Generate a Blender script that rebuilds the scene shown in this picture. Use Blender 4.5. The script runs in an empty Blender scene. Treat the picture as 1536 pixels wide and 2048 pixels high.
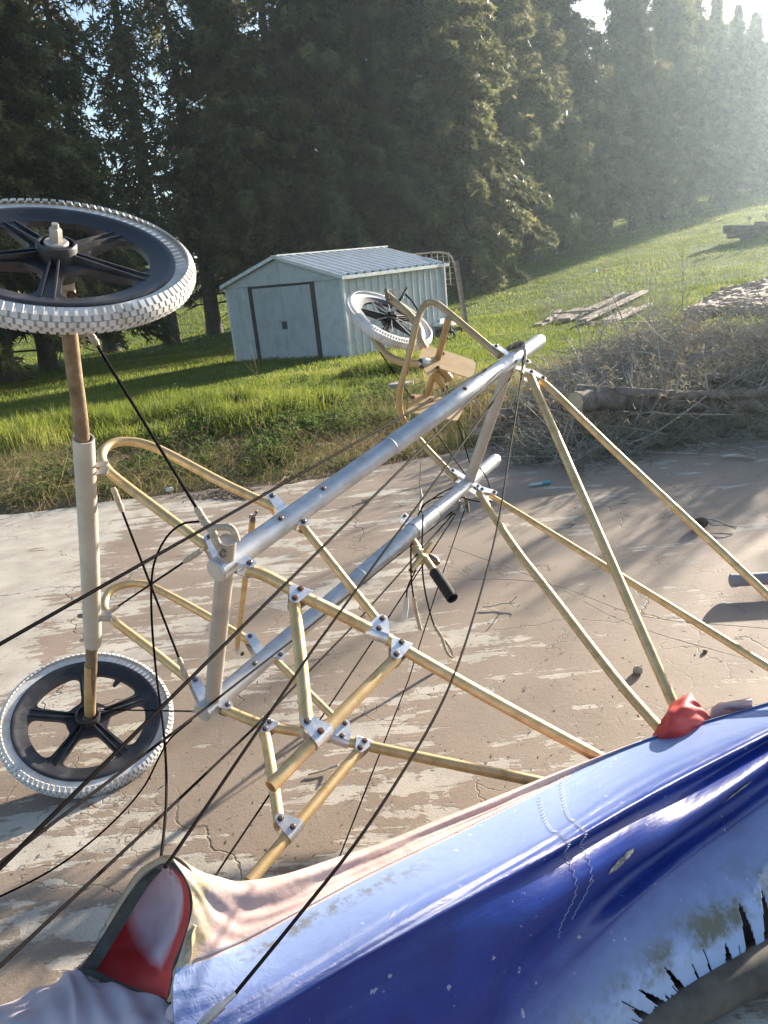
import bpy, bmesh, math, random
import numpy as np
from mathutils import Vector, Matrix, Quaternion

random.seed(7)
rng = np.random.default_rng(11)
SC = bpy.context.scene
COL = SC.collection
PI = math.pi

# ------------------------------------------------------------------ camera
FPX = 1538.0                      # focal length in pixels of the 1536x2048 photograph
ROLL, PITCH, CAM_H = math.radians(6.2), math.radians(16.0), 1.28
G = np.array([math.sin(ROLL) * math.cos(PITCH), math.cos(ROLL) * math.cos(PITCH), math.sin(PITCH)])
_f = np.array([0, 0, 1.0])
_y = _f - _f.dot(G) * G
_y /= np.linalg.norm(_y)
_z = -G
_x = np.cross(_y, _z)
ROT = np.array([_x, _y, _z])      # camera axes (right, down, forward) to world
EYE = np.array([0, 0, CAM_H])

cam = bpy.data.cameras.new('camera')
cam_o = bpy.data.objects.new('camera', cam)
COL.objects.link(cam_o)
SC.camera = cam_o
cam.sensor_fit = 'VERTICAL'
cam.sensor_height = 36.0
cam.lens = FPX / 2048 * 36.0
cam.clip_start, cam.clip_end = 0.02, 2000
_M = Matrix(((ROT[0][0], -ROT[0][1], -ROT[0][2], 0), (ROT[1][0], -ROT[1][1], -ROT[1][2], 0),
             (ROT[2][0], -ROT[2][1], -ROT[2][2], CAM_H), (0, 0, 0, 1)))
cam_o.matrix_world = _M
SC.render.resolution_x, SC.render.resolution_y = 768, 1024

# ------------------------------------------------------------------ light
SUN_AZ, SUN_EL = math.radians(43.0), math.radians(14.5)    # azimuth to the right of the view (+Y)
world = bpy.data.worlds.new('World')
SC.world = world
world.use_nodes = True
wn = world.node_tree
bg = wn.nodes['Background']
sky = wn.nodes.new('ShaderNodeTexSky')
sky.sky_type = 'NISHITA'
sky.sun_disc = False
sky.sun_elevation = SUN_EL
sky.sun_rotation = SUN_AZ
sky.altitude = 100
sky.air_density, sky.dust_density, sky.ozone_density = 1.0, 1.3, 1.5
wn.links.new(sky.outputs[0], bg.inputs[0])
bg.inputs[1].default_value = 0.082
sun = bpy.data.lights.new('sun', 'SUN')
sun_o = bpy.data.objects.new('sun', sun)
COL.objects.link(sun_o)
sun.energy = 5.0
sun.angle = math.radians(0.9)
sun.color = (1.0, 0.89, 0.73)
SDIR = Vector((math.sin(SUN_AZ) * math.cos(SUN_EL), math.cos(SUN_AZ) * math.cos(SUN_EL), math.sin(SUN_EL)))
sun_o.rotation_euler = (-SDIR).to_track_quat('-Z', 'Y').to_euler()
sun_o.location = SDIR * 60
SC.view_settings.view_transform = 'Standard'
SC.view_settings.look = 'None'
SC.view_settings.gamma = 1.0
SC.view_settings.use_curve_mapping = False
SC.view_settings.exposure = 1.9
SC.render.engine = 'CYCLES'
SC.cycles.max_bounces = 7
SC.cycles.transparent_max_bounces = 8
SC.cycles.volume_bounces = 1
SC.cycles.use_denoising = True

# ------------------------------------------------------------------ photogrammetry helpers
def ray(x, y):
    return np.array([(x - 768.0) / FPX, (y - 1024.0) / FPX, 1.0])

def at(x, y, d):                  # point at depth d along the optical axis
    return ROT @ (ray(x, y) * d) + EYE

def atz(x, y, z=0.0):             # point of the level plane z
    k = ray(x, y)
    return ROT @ (k * ((CAM_H - z) / k.dot(G))) + EYE

def _c(x, y, d):
    return ray(x, y) * d

HUB_LO, HUB_HI = _c(180, 1435, 2.33), _c(120, 505, 1.42)
AX = HUB_HI - HUB_LO
AX /= np.linalg.norm(AX)          # the craft's lateral axis (the wheel axle)
MID = AX.dot(_c(433, 1141, 1.64)) - 0.26
A_W = Vector(ROT @ AX)

def ats(x, y, s):                 # point of the craft's side plane at lateral offset s
    k = ray(x, y)
    return ROT @ (k * ((MID + s) / k.dot(AX))) + EYE

def ht(x, y):                     # height of the lawn
    s = (y - 24) + 0.55 * (x - 3)
    return 0.4 * np.logaddexp(0, s / 4.0)

def berm(x, y):
    e = slab_edge(x)
    d = y - e
    b = 0.10 * np.exp(-((d - 2.6) / 1.3) ** 2) * (1 / (1 + np.exp((x - 1.2) * 2.5)))
    b = b + 0.035 * np.sin(x * 2.1 + y * 1.3) * np.exp(-((d - 2.5) / 2.0) ** 2)
    return b + 0.02 * np.sin(x * 0.9 + 1) * np.sin(y * 0.7)

def slab_edge(x):
    return 5.52 + 0.30 * np.maximum(0, x + 0.7) * (x < 2.2) + 0.30 * 2.9 * (x >= 2.2)

def gz(x, y):
    y = np.asarray(y, float)
    d = y - slab_edge(np.asarray(x, float))
    m = np.clip((d + 0.15) / 0.5, 0, 1)
    return ht(x, y) * 1.0 + berm(x, y) * m - 0.05 * (1 - m)

def hit(x, y):                    # where a line of sight meets the lawn
    k = ROT @ ray(x, y)
    below = lambda t: (k * t + EYE)[2] < float(gz(k[0] * t, k[1] * t + 0.0))
    t0, t1 = 3.0, 3.0
    while t1 < 220 and not below(t1):
        t0, t1 = t1, t1 * 1.012
    for _ in range(12):
        tm = (t0 + t1) / 2
        if below(tm):
            t1 = tm
        else:
            t0 = tm
    return k * t1 + EYE

V = Vector

# ------------------------------------------------------------------ materials
def nodes_of(name):
    m = bpy.data.materials.new(name)
    m.use_nodes = True
    nt = m.node_tree
    return m, nt, nt.nodes['Principled BSDF'], nt.nodes['Material Output']

def N(nt, t, **kw):
    n = nt.nodes.new(t)
    for k, v in kw.items():
        if k.startswith('i_'):
            n.inputs[k[2:].replace('_', ' ')].default_value = v
        else:
            setattr(n, k, v)
    return n

def coords(nt, scale=(1, 1, 1), rot=(0, 0, 0), src='Object'):
    tc = nt.nodes.new('ShaderNodeTexCoord')
    mp = nt.nodes.new('ShaderNodeMapping')
    mp.inputs['Scale'].default_value = scale
    mp.inputs['Rotation'].default_value = rot
    nt.links.new(tc.outputs[src], mp.inputs[0])
    return mp.outputs[0]

def noise(nt, vec, scale, detail=4, rough=0.55, dist=0.0):
    n = N(nt, 'ShaderNodeTexNoise')
    n.inputs['Scale'].default_value = scale
    n.inputs['Detail'].default_value = detail
    n.inputs['Roughness'].default_value = rough
    n.inputs['Distortion'].default_value = dist
    if vec is not None:
        nt.links.new(vec, n.inputs['Vector'])
    return n.outputs['Fac']

def ramp(nt, fac, stops, interp='LINEAR'):
    r = N(nt, 'ShaderNodeValToRGB')
    r.color_ramp.interpolation = interp
    e = r.color_ramp.elements
    while len(e) > 1:
        e.remove(e[-1])
    for i, (p, c) in enumerate(stops):
        if not hasattr(c, '__len__'):
            c = (c, c, c)
        c = tuple(c) + (1,) if len(c) == 3 else c
        if i == 0:
            e[0].position, e[0].color = p, c
        else:
            el = e.new(p)
            el.color = c
    nt.links.new(fac, r.inputs[0])
    return r.outputs[0]

def mix(nt, fac, a, b, mode='MIX'):
    m = N(nt, 'ShaderNodeMix', data_type='RGBA', blend_type=mode)
    for sock, v in ((m.inputs[0], fac), (m.inputs[6], a), (m.inputs[7], b)):
        if hasattr(v, 'is_linked'):
            nt.links.new(v, sock)
        elif hasattr(v, '__len__'):
            sock.default_value = tuple(v) + (1,) if len(v) == 3 else v
        else:
            sock.default_value = v
    return m.outputs[2]

def math_n(nt, op, a, b=None, clamp=False):
    m = N(nt, 'ShaderNodeMath', operation=op, use_clamp=clamp)
    for i, v in enumerate((a, b)):
        if v is None:
            continue
        if hasattr(v, 'is_linked'):
            nt.links.new(v, m.inputs[i])
        else:
            m.inputs[i].default_value = v
    return m.outputs[0]

def bump(nt, bsdf, h, strength=0.3, dist=0.01):
    b = N(nt, 'ShaderNodeBump')
    b.inputs['Strength'].default_value = strength
    b.inputs['Distance'].default_value = dist
    nt.links.new(h, b.inputs['Height'])
    nt.links.new(b.outputs[0], bsdf.inputs['Normal'])

def simple(name, c, c2=None, rough=0.6, metal=0.0, scale=8.0, bmp=0.0, bscale=60.0, lo=0.35, hi=0.65, spec=0.5, rough2=None):
    m, nt, b, o = nodes_of(name)
    vec = coords(nt)
    b.inputs['Metallic'].default_value = metal
    b.inputs['Roughness'].default_value = rough
    b.inputs['Specular IOR Level'].default_value = spec
    n = noise(nt, vec, scale, 6, 0.6)
    if c2 is None:
        c2 = tuple(v * 0.72 for v in c)
    nt.links.new(ramp(nt, n, [(lo, c2), (hi, c)]), b.inputs['Base Color'])
    if rough2 is not None:
        nt.links.new(ramp(nt, n, [(lo, rough2), (hi, rough)]), b.inputs['Roughness'])
    if bmp:
        bump(nt, b, noise(nt, vec, bscale, 4), bmp, 0.004)
    return m

def leafy(name, ca, cb, scale=0.6, trans=0.45, rough=0.6, fine=9.0, cc=None):
    m, nt, b, o = nodes_of(name)
    vec = coords(nt)
    n = noise(nt, vec, scale, 3)
    n2 = noise(nt, vec, fine, 2)
    oi = N(nt, 'ShaderNodeObjectInfo')
    f = math_n(nt, 'ADD', math_n(nt, 'MULTIPLY', n, 0.6), math_n(nt, 'MULTIPLY', n2, 0.4))
    f = math_n(nt, 'ADD', f, math_n(nt, 'MULTIPLY', math_n(nt, 'SUBTRACT', oi.outputs['Random'], 0.5), 0.16))
    st = [(0.34, ca), (0.55, cb)]
    if cc:
        st.append((0.66, cc))
    c = ramp(nt, f, st)
    nt.links.new(c, b.inputs['Base Color'])
    b.inputs['Roughness'].default_value = rough
    b.inputs['Specular IOR Level'].default_value = 0.25
    t = N(nt, 'ShaderNodeBsdfTranslucent')
    nt.links.new(c, t.inputs[0])
    ms = N(nt, 'ShaderNodeMixShader')
    ms.inputs[0].default_value = trans
    nt.links.new(b.outputs[0], ms.inputs[1])
    nt.links.new(t.outputs[0], ms.inputs[2])
    nt.links.new(ms.outputs[0], o.inputs[0])
    return m

# painted slab: grey bare concrete with worn brown paint lying in brushed streaks
def slab_material():
    m, nt, b, o = nodes_of('worn_painted_concrete')
    vec = coords(nt)
    st = coords(nt, (1.7, 8.5, 1.0), (0, 0, math.radians(-16)))
    st2 = coords(nt, (2.2, 26.0, 1.0), (0, 0, math.radians(-24)))
    sp = N(nt, 'ShaderNodeSeparateXYZ')
    tc = N(nt, 'ShaderNodeTexCoord')
    nt.links.new(tc.outputs['Object'], sp.inputs[0])
    n1 = noise(nt, st, 1.0, 8, 0.62, 0.8)
    n2 = noise(nt, st2, 1.0, 6, 0.6, 0.4)
    n3 = noise(nt, vec, 2.2, 8, 0.65)
    nf = noise(nt, vec, 38, 5, 0.6)
    f = math_n(nt, 'ADD', math_n(nt, 'MULTIPLY', n1, 0.50), math_n(nt, 'MULTIPLY', n2, 0.15))
    f = math_n(nt, 'ADD', f, math_n(nt, 'MULTIPLY', n3, 0.50))
    f = math_n(nt, 'ADD', f, math_n(nt, 'MULTIPLY', nf, 0.10))
    # the paint is worn away towards the left, hardly at all on the far right
    wx = math_n(nt, 'ADD', sp.outputs[0], math_n(nt, 'MULTIPLY', sp.outputs[1], 0.10))
    left = N(nt, 'ShaderNodeMapRange')
    left.inputs[1].default_value, left.inputs[2].default_value = -0.95, -1.25
    left.inputs[3].default_value, left.inputs[4].default_value = 0.0, 0.13
    nt.links.new(math_n(nt, 'ADD', wx, math_n(nt, 'MULTIPLY', n3, 0.35)), left.inputs[0])
    right = N(nt, 'ShaderNodeMapRange')
    right.inputs[1].default_value, right.inputs[2].default_value = 0.1, 1.1
    right.inputs[3].default_value, right.inputs[4].default_value = 0.0, 0.055
    nt.links.new(wx, right.inputs[0])
    f = math_n(nt, 'ADD', f, left.outputs[0])
    f = math_n(nt, 'SUBTRACT', f, right.outputs[0])
    bare = ramp(nt, f, [(0.640, 0.0), (0.658, 1.0)])
    paint = ramp(nt, noise(nt, vec, 3.0, 6), [(0.3, (0.205, 0.160, 0.124)), (0.7, (0.275, 0.217, 0.170))])
    paint = mix(nt, ramp(nt, noise(nt, vec, 0.9, 3), [(0.52, 0.0), (0.66, 0.55)]), paint, (0.300, 0.215, 0.170))
    conc = ramp(nt, noise(nt, vec, 6.0, 8), [(0.3, (0.33, 0.295, 0.25)), (0.7, (0.47, 0.425, 0.365))])
    c = mix(nt, bare, paint, conc)
    grain = ramp(nt, noise(nt, vec, 160, 3), [(0.3, 0.82), (0.6, 1.05)])
    c = mix(nt, 1.0, c, grain, 'MULTIPLY')
    spots = ramp(nt, noise(nt, vec, 55, 2, 0.5), [(0.27, 1.0), (0.31, 0.0)])
    c = mix(nt, math_n(nt, 'MULTIPLY', spots, 0.6), c, (0.07, 0.055, 0.045))
    # cracks
    wv = N(nt, 'ShaderNodeVectorMath', operation='ADD')
    nn = N(nt, 'ShaderNodeTexNoise')
    nn.inputs['Scale'].default_value = 3.5
    nn.inputs['Detail'].default_value = 7
    nt.links.new(vec, nn.inputs['Vector'])
    sc = N(nt, 'ShaderNodeVectorMath', operation='SCALE')
    sc.inputs[3].default_value = 0.42
    nt.links.new(nn.outputs['Color'], sc.inputs[0])
    nt.links.new(vec, wv.inputs[0])
    nt.links.new(sc.outputs[0], wv.inputs[1])
    vo = N(nt, 'ShaderNodeTexVoronoi', feature='DISTANCE_TO_EDGE')
    vo.inputs['Scale'].default_value = 0.62
    nt.links.new(wv.outputs[0], vo.inputs['Vector'])
    vo2 = N(nt, 'ShaderNodeTexVoronoi', feature='DISTANCE_TO_EDGE')
    vo2.inputs['Scale'].default_value = 5.0
    nt.links.new(wv.outputs[0], vo2.inputs['Vector'])
    cm = ramp(nt, noise(nt, vec, 0.8, 2), [(0.42, 0.0), (0.5, 1.0)])
    cm2 = ramp(nt, noise(nt, vec, 1.7, 2), [(0.54, 0.0), (0.6, 1.0)])
    cr = math_n(nt, 'MULTIPLY', ramp(nt, vo.outputs['Distance'], [(0.0013, 1.0), (0.0035, 0.0)]), cm)
    cr2 = math_n(nt, 'MULTIPLY', ramp(nt, vo2.outputs['Distance'], [(0.006, 1.0), (0.016, 0.0)]), cm2)
    crack = math_n(nt, 'MAXIMUM', cr, math_n(nt, 'MULTIPLY', cr2, 0.55))
    c = mix(nt, math_n(nt, 'MULTIPLY', crack, 0.85), c, (0.05, 0.04, 0.032))
    nt.links.new(c, b.inputs['Base Color'])
    nt.links.new(ramp(nt, bare, [(0, 0.72), (1, 0.85)]), b.inputs['Roughness'])
    b.inputs['Specular IOR Level'].default_value = 0.3
    h = math_n(nt, 'SUBTRACT', math_n(nt, 'MULTIPLY', nf, 0.35), math_n(nt, 'MULTIPLY', bare, 0.4))
    h = math_n(nt, 'ADD', h, math_n(nt, 'MULTIPLY', noise(nt, vec, 170, 3), 0.25))
    h = math_n(nt, 'SUBTRACT', h, math_n(nt, 'MULTIPLY', crack, 0.9))
    bump(nt, b, h, 0.55, 0.004)
    return m

def soil_material():
    m, nt, b, o = nodes_of('lawn_soil')
    vec = coords(nt)
    sp = N(nt, 'ShaderNodeSeparateXYZ')
    tc = N(nt, 'ShaderNodeTexCoord')
    nt.links.new(tc.outputs['Object'], sp.inputs[0])
    gr = ramp(nt, noise(nt, vec, 1.6, 8, 0.7), [(0.3, (0.035, 0.055, 0.012)), (0.52, (0.07, 0.115, 0.02)), (0.72, (0.12, 0.15, 0.035))])
    so = ramp(nt, noise(nt, vec, 5, 8, 0.7), [(0.3, (0.055, 0.042, 0.028)), (0.6, (0.15, 0.115, 0.07)), (0.75, (0.24, 0.19, 0.12))])
    yy = math_n(nt, 'ADD', sp.outputs[1], math_n(nt, 'MULTIPLY', noise(nt, vec, 0.9, 4), 2.2))
    k = N(nt, 'ShaderNodeMapRange')
    k.inputs[1].default_value, k.inputs[2].default_value = 8.2, 9.6
    nt.links.new(yy, k.inputs[0])
    nt.links.new(mix(nt, k.outputs[0], so, gr), b.inputs['Base Color'])
    b.inputs['Roughness'].default_value = 0.95
    b.inputs['Specular IOR Level'].default_value = 0.1
    bump(nt, b, noise(nt, vec, 22, 6), 0.8, 0.03)
    return m

MAT = {}
MAT['slab'] = slab_material()
MAT['soil'] = soil_material()
MAT['gold'] = simple('gold_anodised_tube', (0.66, 0.47, 0.24), (0.47, 0.32, 0.145), 0.44, 0.6, 26, 0.12, 260, rough2=0.60, lo=.3, hi=.6)
MAT['goldpaint'] = simple('weathered_gold_tube', (0.50, 0.36, 0.19), (0.40, 0.27, 0.13), 0.5, 0.55, 12, 0.08, 150)
MAT['silver'] = simple('satin_silver_tube', (0.60, 0.60, 0.62), (0.45, 0.45, 0.455), 0.42, 0.7, 18, 0.10, 260, rough2=0.54)
MAT['bracket'] = simple('bright_aluminium_plate', (0.80, 0.81, 0.84), (0.55, 0.55, 0.56), 0.26, 0.95, 34, 0.10, 300, rough2=0.48)
MAT['bolt'] = simple('dull_steel_bolt', (0.22, 0.19, 0.17), (0.12, 0.08, 0.06), 0.45, 0.8, 60)
MAT['rustbolt'] = simple('rusty_bolt', (0.17, 0.075, 0.04), (0.09, 0.04, 0.025), 0.7, 0.3, 90)
MAT['cross'] = simple('dull_beige_tube', (0.50, 0.45, 0.39), (0.38, 0.34, 0.30), 0.5, 0.35, 10, 0.06, 120)
MAT['axlewhite'] = simple('dirty_white_sleeve', (0.55, 0.49, 0.41), (0.44, 0.38, 0.31), 0.6, 0.05, 9, 0.12, 60)
MAT['axle'] = simple('rusty_brown_axle', (0.30, 0.22, 0.14), (0.15, 0.10, 0.06), 0.62, 0.4, 24, 0.3, 110)
MAT['black_cable'] = simple('black_coated_cable', (0.006, 0.0045, 0.005), (0.0035, 0.0025, 0.003), 0.7, 0, 60, spec=0.05)
MAT['tape'] = simple('cream_tape_wrap', (0.48, 0.42, 0.33), (0.30, 0.24, 0.17), 0.75, 0, 90, 0.6, 140)
MAT['wire'] = simple('thin_steel_wire', (0.35, 0.32, 0.28), (0.2, 0.17, 0.14), 0.45, 0.7, 30)
MAT['rim'] = simple('dusty_black_plastic_rim', (0.085, 0.080, 0.080), (0.016, 0.015, 0.018), 0.7, 0, 11, 0.12, 90, lo=.46, hi=.82, rough2=0.40)
MAT['grip'] = simple('black_foam_grip', (0.02, 0.02, 0.02), (0.010, 0.010, 0.010), 0.85, 0, 90, 0.5, 200)
MAT['plate'] = simple('tan_painted_footplate', (0.50, 0.35, 0.17), (0.40, 0.26, 0.12), 0.6, 0.15, 12, 0.1, 90)
MAT['steel'] = simple('galvanised_fitting', (0.55, 0.55, 0.54), (0.35, 0.34, 0.33), 0.4, 0.85, 50)

def tyre_material():
    m, nt, b, o = nodes_of('grey_white_rubber')
    vec = coords(nt)
    n = noise(nt, vec, 26, 6, 0.65)
    n2 = noise(nt, vec, 7, 3)
    c = ramp(nt, n, [(0.33, (0.44, 0.41, 0.37)), (0.5, (0.57, 0.565, 0.56)), (0.75, (0.66, 0.66, 0.67))])
    c = mix(nt, ramp(nt, n2, [(0.5, 0.0), (0.68, 0.6)]), c, (0.36, 0.30, 0.24))
    tc = N(nt, 'ShaderNodeTexCoord')
    vm = N(nt, 'ShaderNodeVectorMath', operation='MULTIPLY')
    vm.inputs[1].default_value = (1, 1, 0)
    nt.links.new(tc.outputs['Object'], vm.inputs[0])
    vl = N(nt, 'ShaderNodeVectorMath', operation='LENGTH')
    nt.links.new(vm.outputs[0], vl.inputs[0])
    sp = N(nt, 'ShaderNodeSeparateXYZ')
    nt.links.new(tc.outputs['Object'], sp.inputs[0])
    # distance from the centre line of the casing: grooves hold the dirt
    dx = math_n(nt, 'SUBTRACT', vl.outputs['Value'], 0.2255)
    rr = math_n(nt, 'SQRT', math_n(nt, 'ADD', math_n(nt, 'MULTIPLY', dx, dx), math_n(nt, 'MULTIPLY', sp.outputs[2], sp.outputs[2])))
    groove = math_n(nt, 'MULTIPLY', ramp(nt, math_n(nt, 'MULTIPLY', rr, 10), [(0.238, 1.0), (0.252, 0.0)]), ramp(nt, math_n(nt, 'MULTIPLY', dx, 10), [(0.08, 0.0), (0.14, 0.8)]))
    c = mix(nt, groove, c, (0.36, 0.315, 0.265))
    nt.links.new(c, b.inputs['Base Color'])
    b.inputs['Roughness'].default_value = 0.7
    bump(nt, b, n, 0.2, 0.003)
    return m
MAT['tyre'] = tyre_material()

# ------------------------------------------------------------------ mesh helpers
def tag(o, label=None, cat=None, group=None, kind=None):
    if label: o['label'] = label
    if cat: o['category'] = cat
    if group: o['group'] = group
    if kind: o['kind'] = kind
    return o

def link(o, parent=None):
    COL.objects.link(o)
    if parent is not None:
        o.parent = parent
        o.matrix_parent_inverse = Matrix.Translation(-wloc(parent))
    return o

def wloc(o):                      # world place of an un-rotated parent chain
    v = Vector(o.location)
    p = o.parent
    if p is not None:
        v = v + o.matrix_parent_inverse.translation + wloc(p)
    return v

def empty(name, loc, label, cat, group=None):
    o = bpy.data.objects.new(name, None)
    o.empty_display_size = 0.1
    COL.objects.link(o)
    o.location = loc
    return tag(o, label, cat, group)

class MB:
    def __init__(self):
        self.v, self.f = [], []
    def add(self, vs, fs):
        n = len(self.v)
        self.v += [tuple(p) for p in vs]
        self.f += [tuple(i + n for i in f) for f in fs]
        return self
    def build(self, name, mat, parent=None, smooth=True, angle=40, mesh=None):
        me = bpy.data.meshes.new(name)
        me.from_pydata(self.v, [], self.f)
        me.update()
        if mat is not None:
            me.materials.append(mat)
        if smooth:
            me.polygons.foreach_set('use_smooth', [True] * len(me.polygons))
            me.set_sharp_from_angle(angle=math.radians(angle))
        return link(bpy.data.objects.new(name, me), parent)

def frame_of(d):
    d = Vector(d).normalized()
    u = d.cross(Vector((0, 0, 1)))
    if u.length < 1e-3:
        u = d.cross(Vector((1, 0, 0)))
    u.normalize()
    return d, u, d.cross(u).normalized()

def smooth_path(pts, n=8):
    P = [Vector(p) for p in pts]
    if len(P) < 3:
        return P
    Q = [P[0] * 2 - P[1]] + P + [P[-1] * 2 - P[-2]]
    out = []
    for i in range(1, len(Q) - 2):
        for k in range(n):
            t = k / n
            a, b, c, d = Q[i - 1], Q[i], Q[i + 1], Q[i + 2]
            out.append(0.5 * ((2 * b) + (c - a) * t + (2 * a - 5 * b + 4 * c - d) * t * t + (3 * b - a - 3 * c + d) * t ** 3))
    out.append(P[-1])
    return out

def add_tube(mb, pts, r, seg=12, cap=True, wall=0.0, sq=(1, 1)):
    P = [Vector(p) for p in pts]
    n = len(P)
    rr = r if hasattr(r, '__len__') else [r] * n
    d0, u, w = frame_of(P[1] - P[0])
    vs, fs = [], []
    pd = d0
    for i in range(n):
        d = (P[min(i + 1, n - 1)] - P[max(i - 1, 0)]).normalized()
        q = pd.rotation_difference(d)
        u = q @ u
        w = q @ w
        pd = d
        for k in range(seg):
            t = 2 * PI * k / seg
            vs.append(P[i] + u * (math.cos(t) * rr[i] * sq[0]) + w * (math.sin(t) * rr[i] * sq[1]))
    for i in range(n - 1):
        for k in range(seg):
            a, b = i * seg + k, i * seg + (k + 1) % seg
            fs.append((a, b, b + seg, a + seg))
    if cap and not wall:
        fs.append(tuple(range(seg))[::-1])
        fs.append(tuple(range((n - 1) * seg, n * seg)))
    elif wall:                    # open end with a visible wall and a dark bore
        for end, idx, dd in ((0, 0, (P[1] - P[0]).normalized()), (1, n - 1, (P[-2] - P[-1]).normalized())):
            base = idx * seg
            c = P[idx]
            o = len(vs)
            for k in range(seg):
                vs.append(c + (Vector(vs[base + k]) - c) * (1 - wall / rr[idx]))
            for k in range(seg):
                vs.append(Vector(vs[o + k]) + dd * (rr[idx] * 2.5))
            for k in range(seg):
                k2 = (k + 1) % seg
                f1 = (base + k, base + k2, o + k2, o + k)
                f2 = (o + k, o + k2, o + seg + k2, o + seg + k)
                fs.append(f1 if end else f1[::-1])
                fs.append(f2 if end else f2[::-1])
            bt = tuple(range(o + seg, o + 2 * seg))
            fs.append(bt if end else bt[::-1])
    return mb.add(vs, fs)

def tube(name, pts, r, mat, parent, seg=14, cap=True, wall=0.0, sm=0, sq=(1, 1)):
    if sm:
        pts = smooth_path(pts, sm)
    return add_tube(MB(), pts, r, seg, cap, wall, sq).build(name, mat, parent)

def add_box(mb, c, x, y, z):      # centre and three half-axis vectors
    c, x, y, z = V(c), V(x), V(y), V(z)
    vs = [c + x * i + y * j + z * k for i in (-1, 1) for j in (-1, 1) for k in (-1, 1)]
    fs = [(0, 1, 3, 2), (4, 6, 7, 5), (0, 4, 5, 1), (2, 3, 7, 6), (0, 2, 6, 4), (1, 5, 7, 3)]
    if x.cross(y).dot(z) < 0:
        fs = [f[::-1] for f in fs]
    return mb.add(vs, fs)

def add_prism(mb, poly, h):       # planar polygon (world points) extruded by the vector h
    n = len(poly)
    h = V(h)
    vs = [V(p) for p in poly] + [V(p) + h for p in poly]
    fs = [tuple(range(n))[::-1], tuple(range(n, 2 * n))]
    fs += [(i, (i + 1) % n, n + (i + 1) % n, n + i) for i in range(n)]
    a, b, c = V(poly[0]), V(poly[1]), V(poly[2])
    nn = V((0, 0, 0))
    for i in range(n):
        nn += V(poly[i]).cross(V(poly[(i + 1) % n]))
    if nn.dot(h) < 0:
        fs = [f[::-1] for f in fs]
    return mb.add(vs, fs)

def hull2d(pts):
    pts = sorted(set((round(p[0], 6), round(p[1], 6)) for p in pts))
    def half(ps):
        h = []
        for p in ps:
            while len(h) > 1 and (h[-1][0] - h[-2][0]) * (p[1] - h[-2][1]) - (h[-1][1] - h[-2][1]) * (p[0] - h[-2][0]) <= 0:
                h.pop()
            h.append(p)
        return h
    a, b = half(pts), half(pts[::-1])
    return a[:-1] + b[:-1]

def np_mesh(name, verts, k, mat, parent=None, smooth=False):   # many separate k-gons
    n = len(verts)
    me = bpy.data.meshes.new(name)
    me.vertices.add(n)
    me.vertices.foreach_set('co', np.ascontiguousarray(verts, np.float32).ravel())
    me.loops.add(n)
    me.loops.foreach_set('vertex_index', np.arange(n, dtype=np.int32))
    me.polygons.add(n // k)
    me.polygons.foreach_set('loop_start', np.arange(0, n, k, dtype=np.int32))
    try:
        me.polygons.foreach_set('loop_total', np.full(n // k, k, dtype=np.int32))
    except Exception:
        pass
    me.update(calc_edges=True)
    me.materials.append(mat)
    return link(bpy.data.objects.new(name, me), parent)

# ------------------------------------------------------------------ ground
def build_ground():
    def axis(lo, hi, fine_lo, fine_hi, step):
        a = list(np.arange(fine_lo, fine_hi + 1e-6, step))
        s, v = step, fine_hi
        while v < hi:
            s *= 1.18
            v += s
            a.append(v)
        s, v = step, fine_lo
        while v > lo:
            s *= 1.18
            v -= s
            a.insert(0, v)
        return np.array(a)
    xs = axis(-500, 500, -8, 10, 0.16)
    ys = axis(-60, 900, 4.8, 22, 0.16)
    X, Y = np.meshgrid(xs, ys)
    Z = gz(X, Y)
    far = np.clip((np.hypot(X, Y) - 110) / 60, 0, 1)
    Z = Z * (1 - far) + np.minimum(Z, 9.0) * far
    Z = Z + 0.015 * np.sin(X * 5.3 + 2 * np.sin(Y * 3)) * np.sin(Y * 4.1 + X) * np.clip((Y - slab_edge(X)) * 2, 0, 1)
    nx, ny = len(xs), len(ys)
    vs = np.stack([X, Y, Z], -1).reshape(-1, 3)
    mb = MB()
    idx = np.arange(nx * ny).reshape(ny, nx)
    fs = np.stack([idx[:-1, :-1], idx[:-1, 1:], idx[1:, 1:], idx[1:, :-1]], -1).reshape(-1, 4)
    mb.v, mb.f = vs.tolist(), fs.tolist()
    tag(mb.build('lawn', MAT['soil'], angle=80), 'green lawn rising to the right behind the slab', kind='structure')
    # slab with a chipped far edge
    pts = [(-14, -8)]
    edge = []
    r = random.Random(3)
    x = -14.0
    while x < 12:
        e = float(slab_edge(np.float64(x))) + (0.05 * math.sin(x * 3.1) + r.uniform(-0.035, 0.035))
        edge.append((x, e))
        x += r.uniform(0.05, 0.16)
    poly = [(-14, -8, 0), (12, -8, 0)] + [(a, b, 0) for a, b in edge[::-1]]
    mb = MB()
    add_prism(mb, [V(p) - V((0, 0, 0.12)) for p in poly], (0, 0, 0.12))
    tag(mb.build('concrete_slab', MAT['slab'], smooth=False), 'worn brown painted concrete slab with streaks and cracks', kind='structure')
build_ground()

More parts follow.
